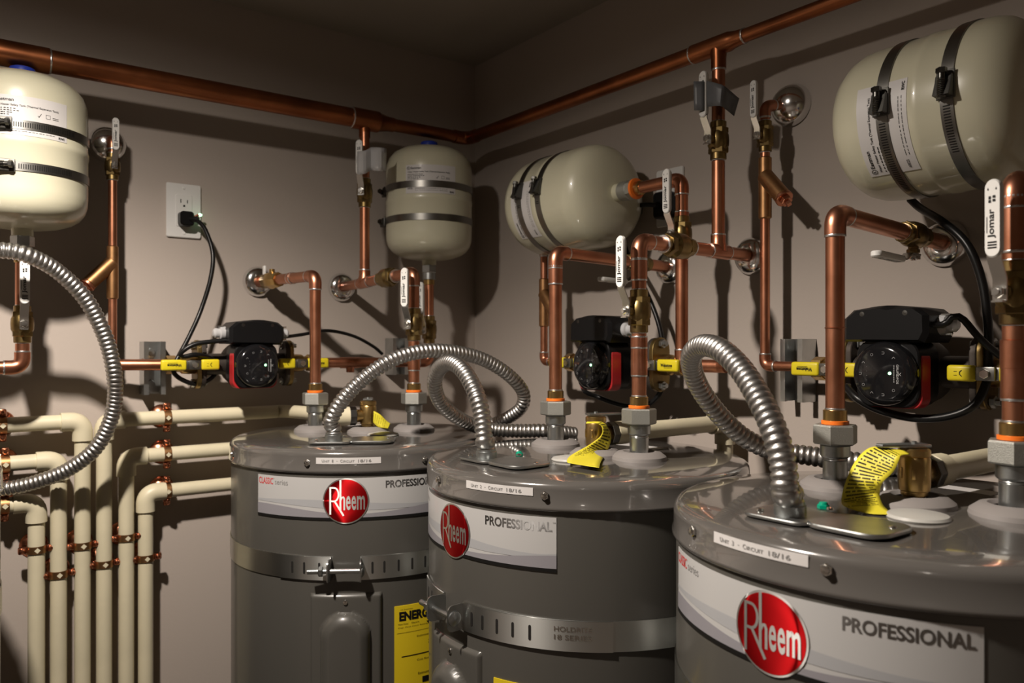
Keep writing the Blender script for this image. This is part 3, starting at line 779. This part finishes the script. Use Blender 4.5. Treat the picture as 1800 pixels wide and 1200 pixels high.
# ------------------------------------------------------------------ water heaters
HR = .25
def heater(i, label, unit=None, screws=(), energy=True, full=True):
    c0 = (H0, H1, H2, H3)[i]; base = W(c0[0], c0[1], 0); base.z = 0
    zt = CZ+HT
    t = thing('water_heater', label, 'water heater', base, 'tall grey electric water heaters')
    f, r = ang(TH[i]), ang(TH[i]+90)
    top = V((base.x, base.y, zt))
    g = G(); g.lathe([(.235, .06), (HR-.002, .062), (HR-.002, zt-.038)], base, Z, 96); part('shell', g, 'heater_enamel', t)
    for k in range(3): part('foot', G().cyl(base+ang(TH[i]+60+120*k)*.19, base+ang(TH[i]+60+120*k)*.19+Z*.062, .02, 14), 'cast_iron', t)
    g = G(); g.lathe([(HR-.004, -.040), (HR+.0012, -.0395), (HR+.0028, -.0375), (HR+.0028, -.0345), (HR+.0010, -.0325), (HR+.0008, -.012), (HR-.0004, -.0065), (HR-.0045, -.0025), (HR-.011, -.0004), (.20, .0012), (.10, .0035), (0, .004)], top, Z, 96)
    part('top_cap', g, 'heater_top', t, sharp=60)
    fm = cylmap(top, Z, f, HR-.002); fc0 = cylmap(top, Z, f, HR+.0008)
    fc = lambda x, y, l: fc0(x, y+(unit[2] if unit else 0), l)
    # ports, gaskets, nipples
    for u in (-PORT, PORT):
        b = hpos(i, u, -.02, .002)
        g = G(); g.lathe([(.042, 0), (.0405, .006), (.032, .0125), (.024, .0135), (.019, .010), (.018, 0)], b, Z, 32); part('pipe_gasket', g, 'rubber_grey', t)
        g = G(); g.lathe([(.0142, -.004), (.0142, .034), (.0136, .0345), (.0142, .036), (.0136, .0375), (.0142, .039), (.0135, .040)], b, Z, 24); part('nipple', g, 'galvanised', t)
    ru = (0, .010, .035, .012)[i]
    b = hpos(i, ru, .01, .002)
    g = G(); g.lathe([(.042, 0), (.0405, .006), (.032, .0125), (.024, .0135), (.019, .010), (.018, 0)], b, Z, 32); part('pipe_gasket', g, 'rubber_grey', t)
    # junction cover in two plates
    pc = hpos(i, .0, .163, .003)
    g = G(); g.prism(rrect(.076, .070, .016), pc-r*.036, r, f, Z, .0035, .001); part('junction_cover', g, 'galvanised', t)
    g = G(); g.prism(rrect(.080, .072, .020), pc+r*.034-f*.004+Z*.0003, r, f, Z, .0045, .0012); jc = part('junction_cover', g, 'galvanised', t)
    for u, v in ((-.060, .180), (.062, .150), (-.02, .118)):
        g = G(); g.lathe([(.004, 0), (.0036, .002), (0, .003)], hpos(i, u, v, .007), Z, 12); part('screw', g, 'steel_bright', t)
    g = G(); g.hexn(hpos(i, -.036, .105, .003), Z, .0062, .005, 6, .0008); g.lathe([(.005, .005), (.004, .0075), (0, .008)], hpos(i, -.036, .105, .003), Z, 14); part('ground_screw', g, 'green_glass', t, label='green grounding screw')
    # white plastic cap and a small white sticker
    g = G(); g.lathe([(.029, 0), (.030, .002), (.028, .0045), (.018, .0065), (0, .0075)], hpos(i, .045, .069, .0025), Z, 36); part('anode_cap', g, 'white_cap', t, label='round white plastic cap')
    pp = planar(hpos(i, -.005, -.128, .0035), r, f)
    g = G(); quad(g, -.042, .042, -.020, .020, pp, .0005); st = part('sticker', g, 'white_paper', t, label='white sticker')
    g = G()
    for k in range(6): quad(g, -.036, .030-.004*(k % 3), -.014+k*.005, -.0125+k*.005, pp, .0010)
    part('print', g, 'grey_print', st)
    for a in screws:
        q = fc(rad(a)*HR, -.022, 0); nn = (fc(rad(a)*HR, -.022, 1)-q).normalized()
        g = G(); g.hexn(q, nn, .0058, .003, 6, .0006); g.lathe([(.0042, .003), (.0036, .005), (0, .0058)], q, nn, 12); part('screw', g, 'steel_bright', t)
    if not full: return t
    # unit label
    ul, ua, udz = unit; x0 = rad(ua)*HR
    g = G(); g.slab(fc, x0-.054, x0+.054, -.0235, -.0130, 12, 1, .0001, .0007); lb = part('unit_label', g, 'white_paper', t, label='white label reading '+ul)
    g = G(); text(g, ul[:1], x0-.044, x0-.0405, -.0205, -.0160, fc, .0011, .008)
    text(g, ul[1:4].upper(), x0-.0395, x0-.031, -.0205, -.0170, fc, .0011, .008); text(g, ul[5], x0-.027, x0-.0245, -.0205, -.0160, fc, .0011, .008)
    quad(g, x0-.0195, x0-.0175, -.0187, -.0182, fc, .0011)
    text(g, 'C', x0-.013, x0-.0095, -.0205, -.0160, fc, .0011, .008); text(g, 'IRCUIT', x0-.0085, x0+.0105, -.0205, -.0170, fc, .0011, .008)
    text(g, '18/16', x0+.016, x0+.038, -.0207, -.0160, fc, .0011, .010)
    part('print', g, 'grey_print', lb)
    # brand panel
    hw = rad(39)*HR; zb0, zb1 = -.118, -.0475
    g = G(); g.slab(fm, -hw, hw, zb0, zb1, 40, 2, .0001, .0006); pl = part('brand_panel', g, 'silver_label', t, label='silver printed panel with red round badge')
    def band(mn, lo, hi, lift):
        g = G(); g.grid(lambda a, b: fm(-hw+2*hw*a, lo(a)+(hi(a)-lo(a))*b, lift), 48, 1); return part('print', g, mn, pl)
    e1 = lambda a: zb0+.021+.005*math.cos(PI*1.4*a)
    band('label_band_a', e1, lambda a: e1(a)+.004+.010*abs(math.sin(PI*(a*1.05)))**1.5, .0009)
    band('label_band_b', lambda a: zb0+.003, lambda a: zb0+.0165+.006*math.cos(PI*1.9*a-.2), .0010)
    band('black_print', lambda a: zb0, lambda a: zb0+.0046, .0012)
    g = G(); text(g, 'CLASSIC', -hw+.003, -hw+.037, -.0625, -.0515, fm, .0009, .012); part('print', g, 'red_print', pl)
    g = G(); text(g, 'series', -hw+.041, -hw+.068, -.0620, -.0535, fm, .0009, .0); text(g, 'TM', -hw+.037, -hw+.040, -.0530, -.0515, fm, .0009, .0); part('print', g, 'grey_print', pl)
    g = G(); text(g, 'PROFESSIONAL', .066, .1645, -.0660, -.0535, fm, .0009, .024); text(g, 'TM', .1655, .1690, -.0555, -.0535, fm, .0009, .0); part('print', g, 'foil_text', pl)
    # round badge
    lz = -.0855; R_ = .0382
    def disc(rr, lift, mn, nm, lab=None, par=pl):
        g = G(); rings = []
        for k in range(6):
            q = rr*k/5 if k else 1e-4
            rings.append([fm(q*math.cos(2*PI*j/48), lz+q*math.sin(2*PI*j/48), lift-.0006*(k == 5)) for j in range(48)])
        g.rings(rings, cap=False); return part(nm, g, mn, par, lab)
    disc(R_, .0022, 'logo_silver', 'badge_rim'); disc(R_*.945, .0026, 'logo_red', 'badge', 'red round badge reading Rheem')
    fl = lambda x, y, l: fm(x*R_*.945, lz+y*R_*.945, l)
    g = G(); L_ = .0030
    stroke(g, [(-.70, .63), (-.70, -.60)], .085, fl, L_)
    bow = [(-.70, .62)]+[(-.52+.20*math.cos(PI/2-PI*k/10), .31+.31*math.sin(PI/2-PI*k/10)) for k in range(11)]+[(-.68, .0)]
    stroke(g, bow, .075, fl, L_); stroke(g, [(-.50, .0), (-.10, -.66)], .085, fl, L_)
    stroke(g, [(-.235, .965), (-.235, -.40)], .085, fl, L_)
    stroke(g, [(-.22, .05), (-.17, .17), (-.10, .19), (-.06, .10), (-.06, -.40)], .075, fl, L_)
    text(g, 'e', .02, .225, -.41, .24, fl, L_, .02); text(g, 'e', .265, .47, -.41, .24, fl, L_, .02); text(g, 'm', .51, .87, -.40, .24, fl, L_, .02)
    part('print', g, 'logo_silver', pl)
    # access panel with a capsule bulge
    pz1, pz0 = -.240, -.470; pw = .060
    g = G()
    def hgt(x, y):
        ex = min(pw-abs(x), pz1-y, y-pz0); hh = .006*min(1, max(0, ex/.004))**.5
        qy = min(y, pz1-.070); qy = max(qy, pz0+.07); dd = math.hypot(x, y-qy)/.040
        if dd < 1: hh += .017*min(1, (1-dd*dd)**.5*1.25)
        return hh
    g.grid(lambda a, b: fm(-pw+2*pw*a, pz0+(pz1-pz0)*b, hgt(-pw+2*pw*a, pz0+(pz1-pz0)*b)), 44, 70); part('access_panel', g, 'heater_enamel', t, sharp=60)
    q = fm(0, pz1-.013, .006); g = G(); g.lathe([(.0042, 0), (.0038, .002), (0, .003)], q, f, 12); part('screw', g, 'steel_bright', t)
    if energy:
        ex0, ex1, ez1, ez0 = rad(18.5)*HR, rad(18.5)*HR+.132, -.268, -.456
        g = G(); g.slab(fm, ex0, ex1, ez0, ez1, 20, 3, .0002, .0016); en = part('energy_label', g, 'yellow_label', t, label='yellow energy label with black print')
        g = G(); fe = lambda x, y, l: fm(ex0+x, ez1-y, l)
        def tx(s, x0, x1, ya, yb, bold=.0): text(g, s, x0, x1, yb, ya, fe, .0020, bold)
        tx('U.S. Government', .010, .032, .0055, .0075); tx('Federal law prohibits removal', .070, .122, .0055, .0075)
        tx('ENERGYGUIDE', .008, .124, .010, .026, .05)
        tx('Water Heater', .006, .024, .0300, .0325); tx('Electric', .030, .044, .0300, .0325); tx('Cap: First Hour Rating', .006, .060, .0360, .0385)
        quad(g, .062, .066, .034, .027, fe, .0021); g.add([fe(.058, .033, .002), fe(.070, .033, .002), fe(.064, .041, .002)], [(0, 1, 2)])
        quad(g, .004, .128, .046, .0465, fe, .002, 8)
        tx('Estimated Yearly Energy Cost', .040, .116, .054, .058); tx('$', .062, .070, .063, .075, .04)
        quad(g, .012, .120, .086, .0875, fe, .002, 8); tx('Cost Range of Similar Models', .040, .112, .095, .099)
        tx('Estimated', .042, .066, .118, .122); tx('yearly electricity use', .070, .118, .118, .122); quad(g, .050, .068, .127, .137, fe, .002, 3)
        part('print', g, 'black_print', en)
    return t
heater(0, 'grey water heater just showing at the left picture edge', full=False, screws=(-20, 25, 70, 115))
heater(1, 'grey water heater labelled Unit 1 in the room corner', ('Unit 1', 1, 0), (-15, 31, -61))
heater(2, 'grey water heater labelled Unit 2 in the middle', ('Unit 2', 20, .003), (-9, 36, -54, 81))
heater(3, 'grey water heater labelled Unit 3 nearest at right', ('Unit 3', -3.5, .006), (-25, 12.5, 58))

def seismic(i, label, emboss=False):
    top = hpos(i, 0, 0, 0); f = ang(TH[i]); r = ang(TH[i]+90)
    fm = cylmap(top, Z, f, HR-.002); zc = -.198; hw = .0195
    t = thing('seismic_strap', label, 'strap', top+Z*zc+f*HR, 'steel earthquake straps around the heaters')
    gap = 5.6
    g = G(); n = 110; rs = []
    for j in range(n+1):
        a = rad(gap+(360-2*gap)*j/n)*(HR-.002); rs.append([fm(a, zc-hw, .0003), fm(a, zc+hw, .0003), fm(a, zc+hw, .0018), fm(a, zc-hw, .0018)])
    g.rings(rs); part('band', g, 'strap_steel', t)
    for sgn, a0, a1 in ((1, gap, 56), (-1, -gap, -27)):      # folded-over outer layer
        g = G(); rs = []
        for j in range(25):
            a = rad(a0+(a1-a0)*j/24)*(HR-.002); rs.append([fm(a, zc-hw, .0019), fm(a, zc+hw, .0019), fm(a, zc+hw, .0036), fm(a, zc-hw, .0036)])
        g.rings(rs); part('outer_layer', g, 'strap_steel', t)
    for sgn in (-1, 1):
        a = rad(sgn*gap)*(HR-.002); b = fm(a, zc, 0); nn = (fm(a, zc, 1)-b).normalized(); tt = Z.cross(nn)
        g = G(); g.prism([(x, y+.012) for x, y in rrect(.036, .030, .008)], b+nn*.002-tt*.0009, Z, nn, tt, .0022); part('ear', g, 'galvanised', t)
    c = top+Z*zc+f*(HR+.0155)
    g = G(); g.cyl(c-r*.060, c+r*.030, .0042, 14); g.hexn(c-r*.042, r, .0085, .007, 6, .0008); part('bolt', g, 'zinc', t)
    g = G(); g.lathe([(.0105, 0), (.010, .003), (.006, .0055), (0, .006)], c+r*.027, r, 18); part('bolt_head', g, 'zinc', t)
    for a in (10, 14.5, 20, 25.5, 31, -10, -16, -21):
        g = G(); x0 = rad(a)*HR; g.prism([(x, y) for x, y in stadium(.0036, .020, 5)], fm(x0, zc, .0034), Z.cross((fm(x0, zc, 1)-fm(x0, zc, 0)).normalized()), Z, (fm(x0, zc, 1)-fm(x0, zc, 0)).normalized(),   .0006); part('slot', g, 'dark_slot', t)
    if emboss:
        g = G(); x0 = rad(43)*HR
        text(g, 'HOLDRITE', x0-.020, x0+.028, zc+.006, zc+.0125, fm, .0042, .01); text(g, '18 SERIES', x0-.020, x0+.028, zc-.0045, zc+.002, fm, .0042, .01)
        part('embossing', g, 'steel_bright', t)
seismic(1, 'steel strap bolted round the corner heater'); seismic(2, 'steel strap bolted round the middle heater', True); seismic(3, 'steel strap bolted round the nearest heater'); seismic(0, 'steel strap round the heater at the left edge')

# ------------------------------------------------------------------ relief valves, tags and discharge pipes
def relief(i, out, lev, label):
    ru = (0, .010, .035, .012)[i]
    b = hpos(i, ru, .01, .003)
    t = thing('relief_valve', label, 'valve', b, 'brass relief valves on the heater tops')
    g = G(); g.lathe([(.0115, 0), (.0115, .011), (.0135, .012), (.0135, .016), (.0155, .017), (.0162, .024), (.0162, .050), (.0150, .053), (.0162, .054), (.0162, .060), (.014, .062)], b, Z, 28)
    g.cyl(b+Z*.033, b+Z*.033+out*.026, .0125, 18, .001)
    for k in (-1, 1): g.box(b+Z*.036+ang(TH[i]+k*25)*.0162, ang(TH[i]+90+k*25), ang(TH[i]+k*25), Z, .004, .002, .012, .0006)
    part('valve_body', g, 'brass', t)
    g = G(); g.hexn(b+Z*.033+out*.024, out, .0185, .014, 8, .001); part('outlet_nut', g, 'dark_steel', t)
    e = Z.cross(lev)
    g = G(); g.prism([(.014, -.009), (.014, .009), (-.005, .010), (-.040, .006), (-.044, 0), (-.040, -.006), (-.005, -.010)], b+Z*.0635, -lev, e, Z*1, .003, .0006)
    g.cyl(b+Z*.061, b+Z*.069, .003, 10); part('test_lever', g, 'zinc', t)
    return b+Z*.033+out*.036
def fil(pts): return [V(p) for p in pts]
r3 = relief(3, X, ang(150), 'brass relief valve on the nearest heater behind a curled yellow tag')
r2 = relief(2, X, ang(-20), 'brass relief valve on the middle heater wrapped by a yellow tag')
r1 = relief(1, ang(165), ang(60), 'brass relief valve on the corner heater behind the conduit')
def cp(t, pts): run(t, pts, R1, 'cpvc', 'cpvc', 1.26, False, 2.6, 1.5)
def socket(t, p, d):
    g = G(); g.lathe([(R1*1.02, 0), (R1*1.28, .001), (R1*1.28, .026), (R1*1.02, .030)], p, d, 20); part('socket', g, 'cpvc', t)
for r_, lb in ((r2, 'cream plastic discharge pipe from the middle heater relief valve to the right wall'), (r3, 'cream plastic discharge pipe from the nearest heater relief valve to the right wall')):
    t = thing('discharge_pipe', lb, 'pipe', r_, 'cream discharge pipes behind the heaters')
    socket(t, r_, X); xe = V((-.045, r_.y, r_.z))
    cp(t, [r_, xe, V((-.045, r_.y, .03))])
PIPE_OFF = .045
def down(p): return V((p.x, p.y, .03))
t = thing('drain_pipe', 'top cream pipe from the corner heater relief valve along the left wall then down', 'pipe', down(PL(183, 739, PIPE_OFF)), 'cream plastic drain pipes on the left wall')
socket(t, r1, ang(165)); e = PL(183, 739, PIPE_OFF); m1 = V((PL(500, 730, PIPE_OFF).x, e.y, e.z)); r1b = V((r1.x, r1.y, r1.z))
cp(t, [m1-X*.02, e, down(e)]); part('pipe', G().tube(spline([m1-X*.03, m1, m1.lerp(r1b, .5), r1b], .02), R1, 20), 'cpvc', t)
for (px, py, lb) in ((222, 803, 'middle cream pipe coming from behind the corner heater then turning down'), (256, 866, 'lowest cream pipe coming from behind the corner heater then turning down')):
    e = PL(px, py, PIPE_OFF); t = thing('drain_pipe', lb, 'pipe', down(e), 'cream plastic drain pipes on the left wall')
    cp(t, [V((-.25, e.y, e.z)), e, down(e)])
for (px, py, lb) in ((145, 740, 'top cream pipe entering from the left edge then turning down'), (103, 808, 'middle cream pipe entering from the left edge then turning down'), (64, 882, 'lowest cream pipe entering from the left edge then turning down')):
    e = PL(px, py, PIPE_OFF); t = thing('drain_pipe', lb, 'pipe', down(e), 'cream plastic drain pipes on the left wall')
    cp(t, [V((-1.9, e.y, e.z)), e, down(e)])
# copper split-ring clamps
def clamp(p, a, label):
    n = -Y; s = n.cross(a).normalized(); wl_ = V((p.x, 0, p.z))
    t = thing('pipe_clamp', label, 'clamp', wl_, 'copper split-ring clamps on the cream pipes')
    g = G(); g.lathe([(.024, 0), (.0245, .0015), (.021, .006), (.012, .011), (.006, .013)], wl_, n, 24); part('rosette', g, 'copper_bright', t)
    g = G(); g.cyl(wl_+n*.010, p, .0045, 10); part('stem', g, 'copper_bright', t)
    g = G(); r0, r1_, hw = R1+.0004, R1+.0022, .0068
    g.rings([[p+a*q+(n*math.cos(2*PI*j/28)+s*math.sin(2*PI*j/28))*rr for j in range(28)] for q, rr in ((-hw, r0), (-hw, r1_), (hw, r1_), (hw, r0))], cap=False)
    part('band', g, 'bronze', t)
    g = G(); f0 = p+n*(r1_+.0006); g.add([f0+a*.0052, f0+s*.0052-n*.0009, f0-a*.0052, f0-s*.0052-n*.0009], [(0, 1, 2, 3)]); part('diamond_opening', g, 'cpvc', t)
    for k in (-1, 1):
        g = G(); q = p+s*k*(r1_+.0065); g.box(q, s, a, n, .014, .0136, .010, .003); part('ear', g, 'copper_bright', t)
        g = G(); g.lathe([(.0052, .004), (.0050, .007), (.0030, .0095), (0, .010)], q, n, 14); part('screw', g, 'copper_bright', t)
def onpipe(px, py): return PL(px, py, PIPE_OFF)
for px, py, zref, lb in ((293, 735, (183, 739), 'copper clamp on the top horizontal cream pipe left of the corner heater'), (293, 796, (222, 803), 'copper clamp on the middle horizontal cream pipe left of the corner heater'), (293, 862, (256, 866), 'copper clamp on the lowest horizontal cream pipe left of the corner heater'),
                         (4, 745, (145, 740), 'copper clamp on the top cream pipe at the left picture edge'), (9, 815, (103, 808), 'copper clamp on the middle cream pipe at the left picture edge'), (8, 888, (64, 882), 'copper clamp on the lowest cream pipe at the left picture edge')):
    p = onpipe(px, py); p.z = onpipe(*zref).z; clamp(p, X, lb)
for px, xref, py, lb in ((62, (64, 882), 965, 'first from left'), (103, (103, 808), 1008, 'second from left'), (142, (145, 740), 958, 'third from left'), (182, (183, 739), 990, 'fourth from left'), (218, (222, 803), 944, 'fifth from left'), (254, (256, 866), 980, 'rightmost')):
    p = onpipe(px, py); p.x = onpipe(*xref).x
    clamp(p, Z, 'copper clamp on the '+lb+' of the six upright cream pipes')
# yellow warning tags
def ribbon(rows, label, lines=9, thin=16):
    L = spline([r[0] for r in rows], .004); R = spline([r[1] for r in rows], .004)
    n = 40
    def at(P, a):
        q = a*(len(P)-1); k = min(int(q), len(P)-2); return P[k].lerp(P[k+1], q-k)
    t = thing('warning_tag', label, 'tag', at(L, .5), 'yellow printed warning tags')
    g = G(); g.grid(lambda a, b: at(L, a).lerp(at(R, a), b), n, 6); o = part('sheet', g, 'yellow_tag', t)
    m = o.modifiers.new('thick', 'SOLIDIFY'); m.thickness = .0005; m.offset = 0
    g = G()
    tow = (V((CX, CY, CZ))-at(L, .5)).normalized()*.0008
    for k in range(lines):
        a = .10+.62*k/(lines-1)
        b0, b1 = .08, .92-random.uniform(0, .12)
        m_ = thin
        for q in range(m_):
            if random.random() < .14: continue
            c0, c1 = b0+(b1-b0)*q/m_, b0+(b1-b0)*(q+.78)/m_
            pts = [at(L, aa).lerp(at(R, aa), bb)+tow for aa, bb in ((a, c0), (a, c1), (a+.011, c1), (a+.011, c0))]
            g.add(pts, [(0, 1, 2, 3)])
    part('print', g, 'black_print', t)
ribbon([(PD(1590, 792, .842), PD(1600, 798, .835)), (PD(1560, 787, .85), PD(1583, 800, .832)), (PD(1530, 786, .855), PD(1581, 806, .83)), (PD(1505, 808, .855), PD(1571, 828, .83)), (PD(1487, 845, .85), PD(1552, 847, .828)),
        (PD(1479, 878, .845), PD(1546, 868, .835)), (PD(1486, 890, .822), PD(1551, 885, .825)), (PD(1525, 902, .805), PD(1562, 897, .81)), (PD(1570, 904, .795), PD(1574, 904, .795))], 'curled yellow warning tag hanging off the nearest heater relief valve', 24, 18)
ribbon([(PD(1030, 744, 1.205), PD(1032, 741, 1.208)), (PD(1050, 744, 1.205), PD(1060, 742, 1.21)), (PD(1059, 752, 1.203), PD(1071, 756, 1.215)), (PD(1056, 766, 1.202), PD(1074, 772, 1.215)), (PD(1035, 782, 1.20), PD(1070, 786, 1.21)),
        (PD(1015, 793, 1.185), PD(1063, 800, 1.215)), (PD(1000, 803, 1.165), PD(1056, 812, 1.13)), (PD(997, 812, 1.13), PD(1054, 819, 1.10)), (PD(1008, 815, 1.118), PD(1053, 822, 1.085))], 'twisted yellow warning tag on the middle heater relief valve', 24, 14)
ribbon([(PD(657, 722, 1.548), PD(656, 742, 1.548)), (PD(668, 728, 1.55), PD(664, 750, 1.55)), (PD(678, 738, 1.555), PD(672, 752, 1.55)), (PD(686, 744, 1.56), PD(682, 753, 1.555))], 'small yellow warning tag beside the corner heater relief valve', 6, 8)

# ------------------------------------------------------------------ flexible steel conduits
def conduit(pts, label, base=None):
    P = spline(pts, .0085/6); R_ = .0136
    t = thing('flexible_conduit', label, 'conduit', P[0], 'ribbed flexible steel conduits')
    prof = (.85, .94, .995, 1.01, .995, .94)
    g = G(); g.tube(P, R_, 18, True, lambda i: R_*prof[i % 6]); part('ribbed_hose', g, 'conduit_steel', t, sharp=75)
    if base is not None:
        g = G(); g.lathe([(.0155, 0), (.0155, .010), (.0142, .011), (.0142, .014)], base, Z, 20); part('connector', g, 'zinc', t)
bA, bB, bC, b0 = hpos(1, -.032, .170, .006), hpos(2, -.032, .170, .006), hpos(3, -.032, .170, .006), hpos(0, -.032, .170, .006)
conduit([bA, bA+Z*.02]+[PD(*q) for q in ((582, 738, 1.40), (603, 702, 1.40), (640, 665, 1.41), (690, 632, 1.43), (745, 617, 1.46), (800, 619, 1.50), (850, 632, 1.54), (893, 658, 1.57), (919, 688, 1.60), (917, 715, 1.62), (893, 734, 1.65), (864, 746, 1.69), (830, 752, 1.74))], 'ribbed conduit arching right from the corner heater top', bA)
conduit([bB, bB+Z*.02]+[PD(*q) for q in ((851, 775, 1.187), (848, 735, 1.20), (836, 690, 1.22), (815, 652, 1.26), (792, 637, 1.31), (772, 648, 1.36), (764, 675, 1.40), (774, 706, 1.44), (800, 731, 1.48), (835, 748, 1.52), (870, 755, 1.54), (915, 757, 1.535), (960, 757, 1.53), (1010, 762, 1.56))], 'ribbed conduit looping up from the middle heater top and back behind it', bB)
conduit([bC, bC+Z*.02]+[PD(*q) for q in ((1381, 868, .781), (1377, 820, .785), (1362, 760, .80), (1335, 700, .83), (1302, 648, .87), (1267, 615, .91), (1236, 607, .96), (1217, 622, 1.0), (1217, 650, 1.04), (1235, 690, 1.07), (1270, 735, 1.09), (1312, 771, 1.10), (1360, 792, 1.10), (1410, 799, 1.09), (1460, 806, 1.075), (1530, 815, 1.06), (1590, 822, 1.06), (1640, 826, 1.08))], 'thick ribbed conduit looping up from the nearest heater top', bC)
conduit([b0, b0+Z*.03, b0+Z*.10+X*.01]+[PD(*q) for q in ((-70, 470, 1.24), (-30, 446, 1.26), (5, 440, 1.28), (50, 449, 1.30), (100, 476, 1.34), (150, 525, 1.38), (184, 590, 1.41), (200, 650, 1.43), (202, 700, 1.45), (192, 745, 1.46), (166, 790, 1.46), (120, 825, 1.46), (70, 845, 1.455), (20, 857, 1.45), (-40, 862, 1.44))], 'ribbed conduit sweeping in from the left edge in a big half circle', b0)

# ------------------------------------------------------------------ outlets and power cords
def outlet(c, n, label):
    a = Z.cross(n).normalized()
    t = thing('wall_outlet', label, 'outlet', c, 'white outlet plates')
    g = G(); g.prism(rrect(.070, .114, .004), c, a, Z, n, .006, .0018); part('plate', g, 'outlet_white', t)
    g = G(); g.prism(rrect(.033, .067, .003), c+n*.005, a, Z, n, .0025, .0006); rc = part('receptacle', g, 'outlet_white', t)
    fm = planar(c+n*.0076, a, Z)
    for s in (-1, 1):
        g = G(); quad(g, -.0075, -.0058, s*.017-.001, s*.017+.007, fm, .0003); quad(g, .0058, .0075, s*.017-.001, s*.017+.006, fm, .0003); quad(g, -.002, .002, s*.017-.009, s*.017-.005, fm, .0003); part('socket_holes', g, 'dark_slot', rc, kind='stuff')
    for s in (-1, 1):
        g = G(); g.lathe([(.003, 0), (.0026, .001), (0, .0014)], c+n*.006+Z*s*.048, n, 12); part('screw', g, 'outlet_white', t)
    return t
oc = PL(322, 371, 0); outlet(oc, -Y, 'white outlet plate on the left wall above the pump')
oc2 = PR(1180, 347, 0); outlet(oc2, -X, 'white outlet plate on the right wall behind the middle tank neck')
def cord(pts, label, r=.0038, plug=None, n=None, led=False, ps=(.028, .030)):
    t = thing('power_cord', label, 'cord', pts[0], 'black pump power cords')
    part('cable', G().tube(spline(pts, .008), r, 12), 'black_rubber', t)
    if plug is not None:
        a = Z.cross(n).normalized()
        g = G(); g.prism(rrect(*ps, .007), plug, a, Z, n, .026, .003)
        d = (V(pts[0])-(plug+n*.018)); g.tube([plug+n*.016, plug+n*.018+d*.5, V(pts[0])+d*.25], .006, 12); part('plug', g, 'black_plastic', t)
        if led:
            g = G(); q = plug+n*.020+a*.024+Z*.010; g.tube([plug+n*.016+a*.012+Z*.002, q], .003, 8); part('lamp_arm', g, 'copper_fit', t)
            g = G(); g.lathe([(.003, 0), (.003, .004), (.002, .006), (0, .007)], q, a, 10); part('indicator_lamp', g, 'led_green', t, label='lit green indicator on the plug')
    return t
pg = PL(324, 386, .0076)
cord([pg-Y*.03+X*.016-Z*.002]+[PL(*q) for q in ((360, 402, .055), (374, 445, .075), (370, 490, .08), (353, 545, .08), (333, 590, .09), (312, 630, .10), (304, 650, .10), (318, 666, .095), (350, 675, .085), (378, 657, .08), (374, 632, .10), (345, 623, .12), (322, 627, .12), (318, 620, .125), (345, 604, .13), (398, 598, .135))], 'black cord from the left wall outlet looping down to the pump', .0046, pg, -Y, True)
cord([PL(*q) for q in ((500, 592, .125), (530, 588, .10), (575, 581, .08), (620, 590, .06), (655, 608, .05), (672, 622, .045))], 'thin black cord leaving the right side of the left-wall pump', .0038)
pg2 = PR(1176, 362, .0076)
cord([pg2-X*.03+Y*.004]+[PR(*q) for q in ((1122, 362, .05), (1100, 385, .04), (1093, 410, .04), (1105, 450, .05), (1130, 500, .06), (1155, 560, .06), (1166, 610, .06), (1168, 650, .06), (1160, 690, .06), (1135, 712, .07), (1095, 712, .09), (1050, 697, .11), (1025, 682, .13), (1030, 640, .02), (1060, 600, .03), (1095, 585, .10), (1105, 582, .125))], 'black cord hanging round the middle pump', .0048, pg2, -X, ps=(.040, .052))
cord([PR(*q) for q in ((1600, 350, .03), (1618, 366, .04), (1660, 392, .08), (1700, 430, .09), (1725, 490, .09), (1736, 560, .09), (1738, 620, .08), (1735, 668, .08), (1712, 712, .09), (1665, 732, .10), (1610, 735, .11), (1550, 722, .12), (1510, 702, .13), (1488, 680, .12))], 'thick black cord curving down from behind the nearest tank', .0056)
cord([PR(*q) for q in ((1632, 570, .13), (1660, 570, .12), (1675, 556, .12), (1692, 560, .115), (1718, 590, .11), (1745, 615, .10), (1780, 640, .08), (1800, 655, .06))], 'short black cord from the gland of the near pump', .0046)
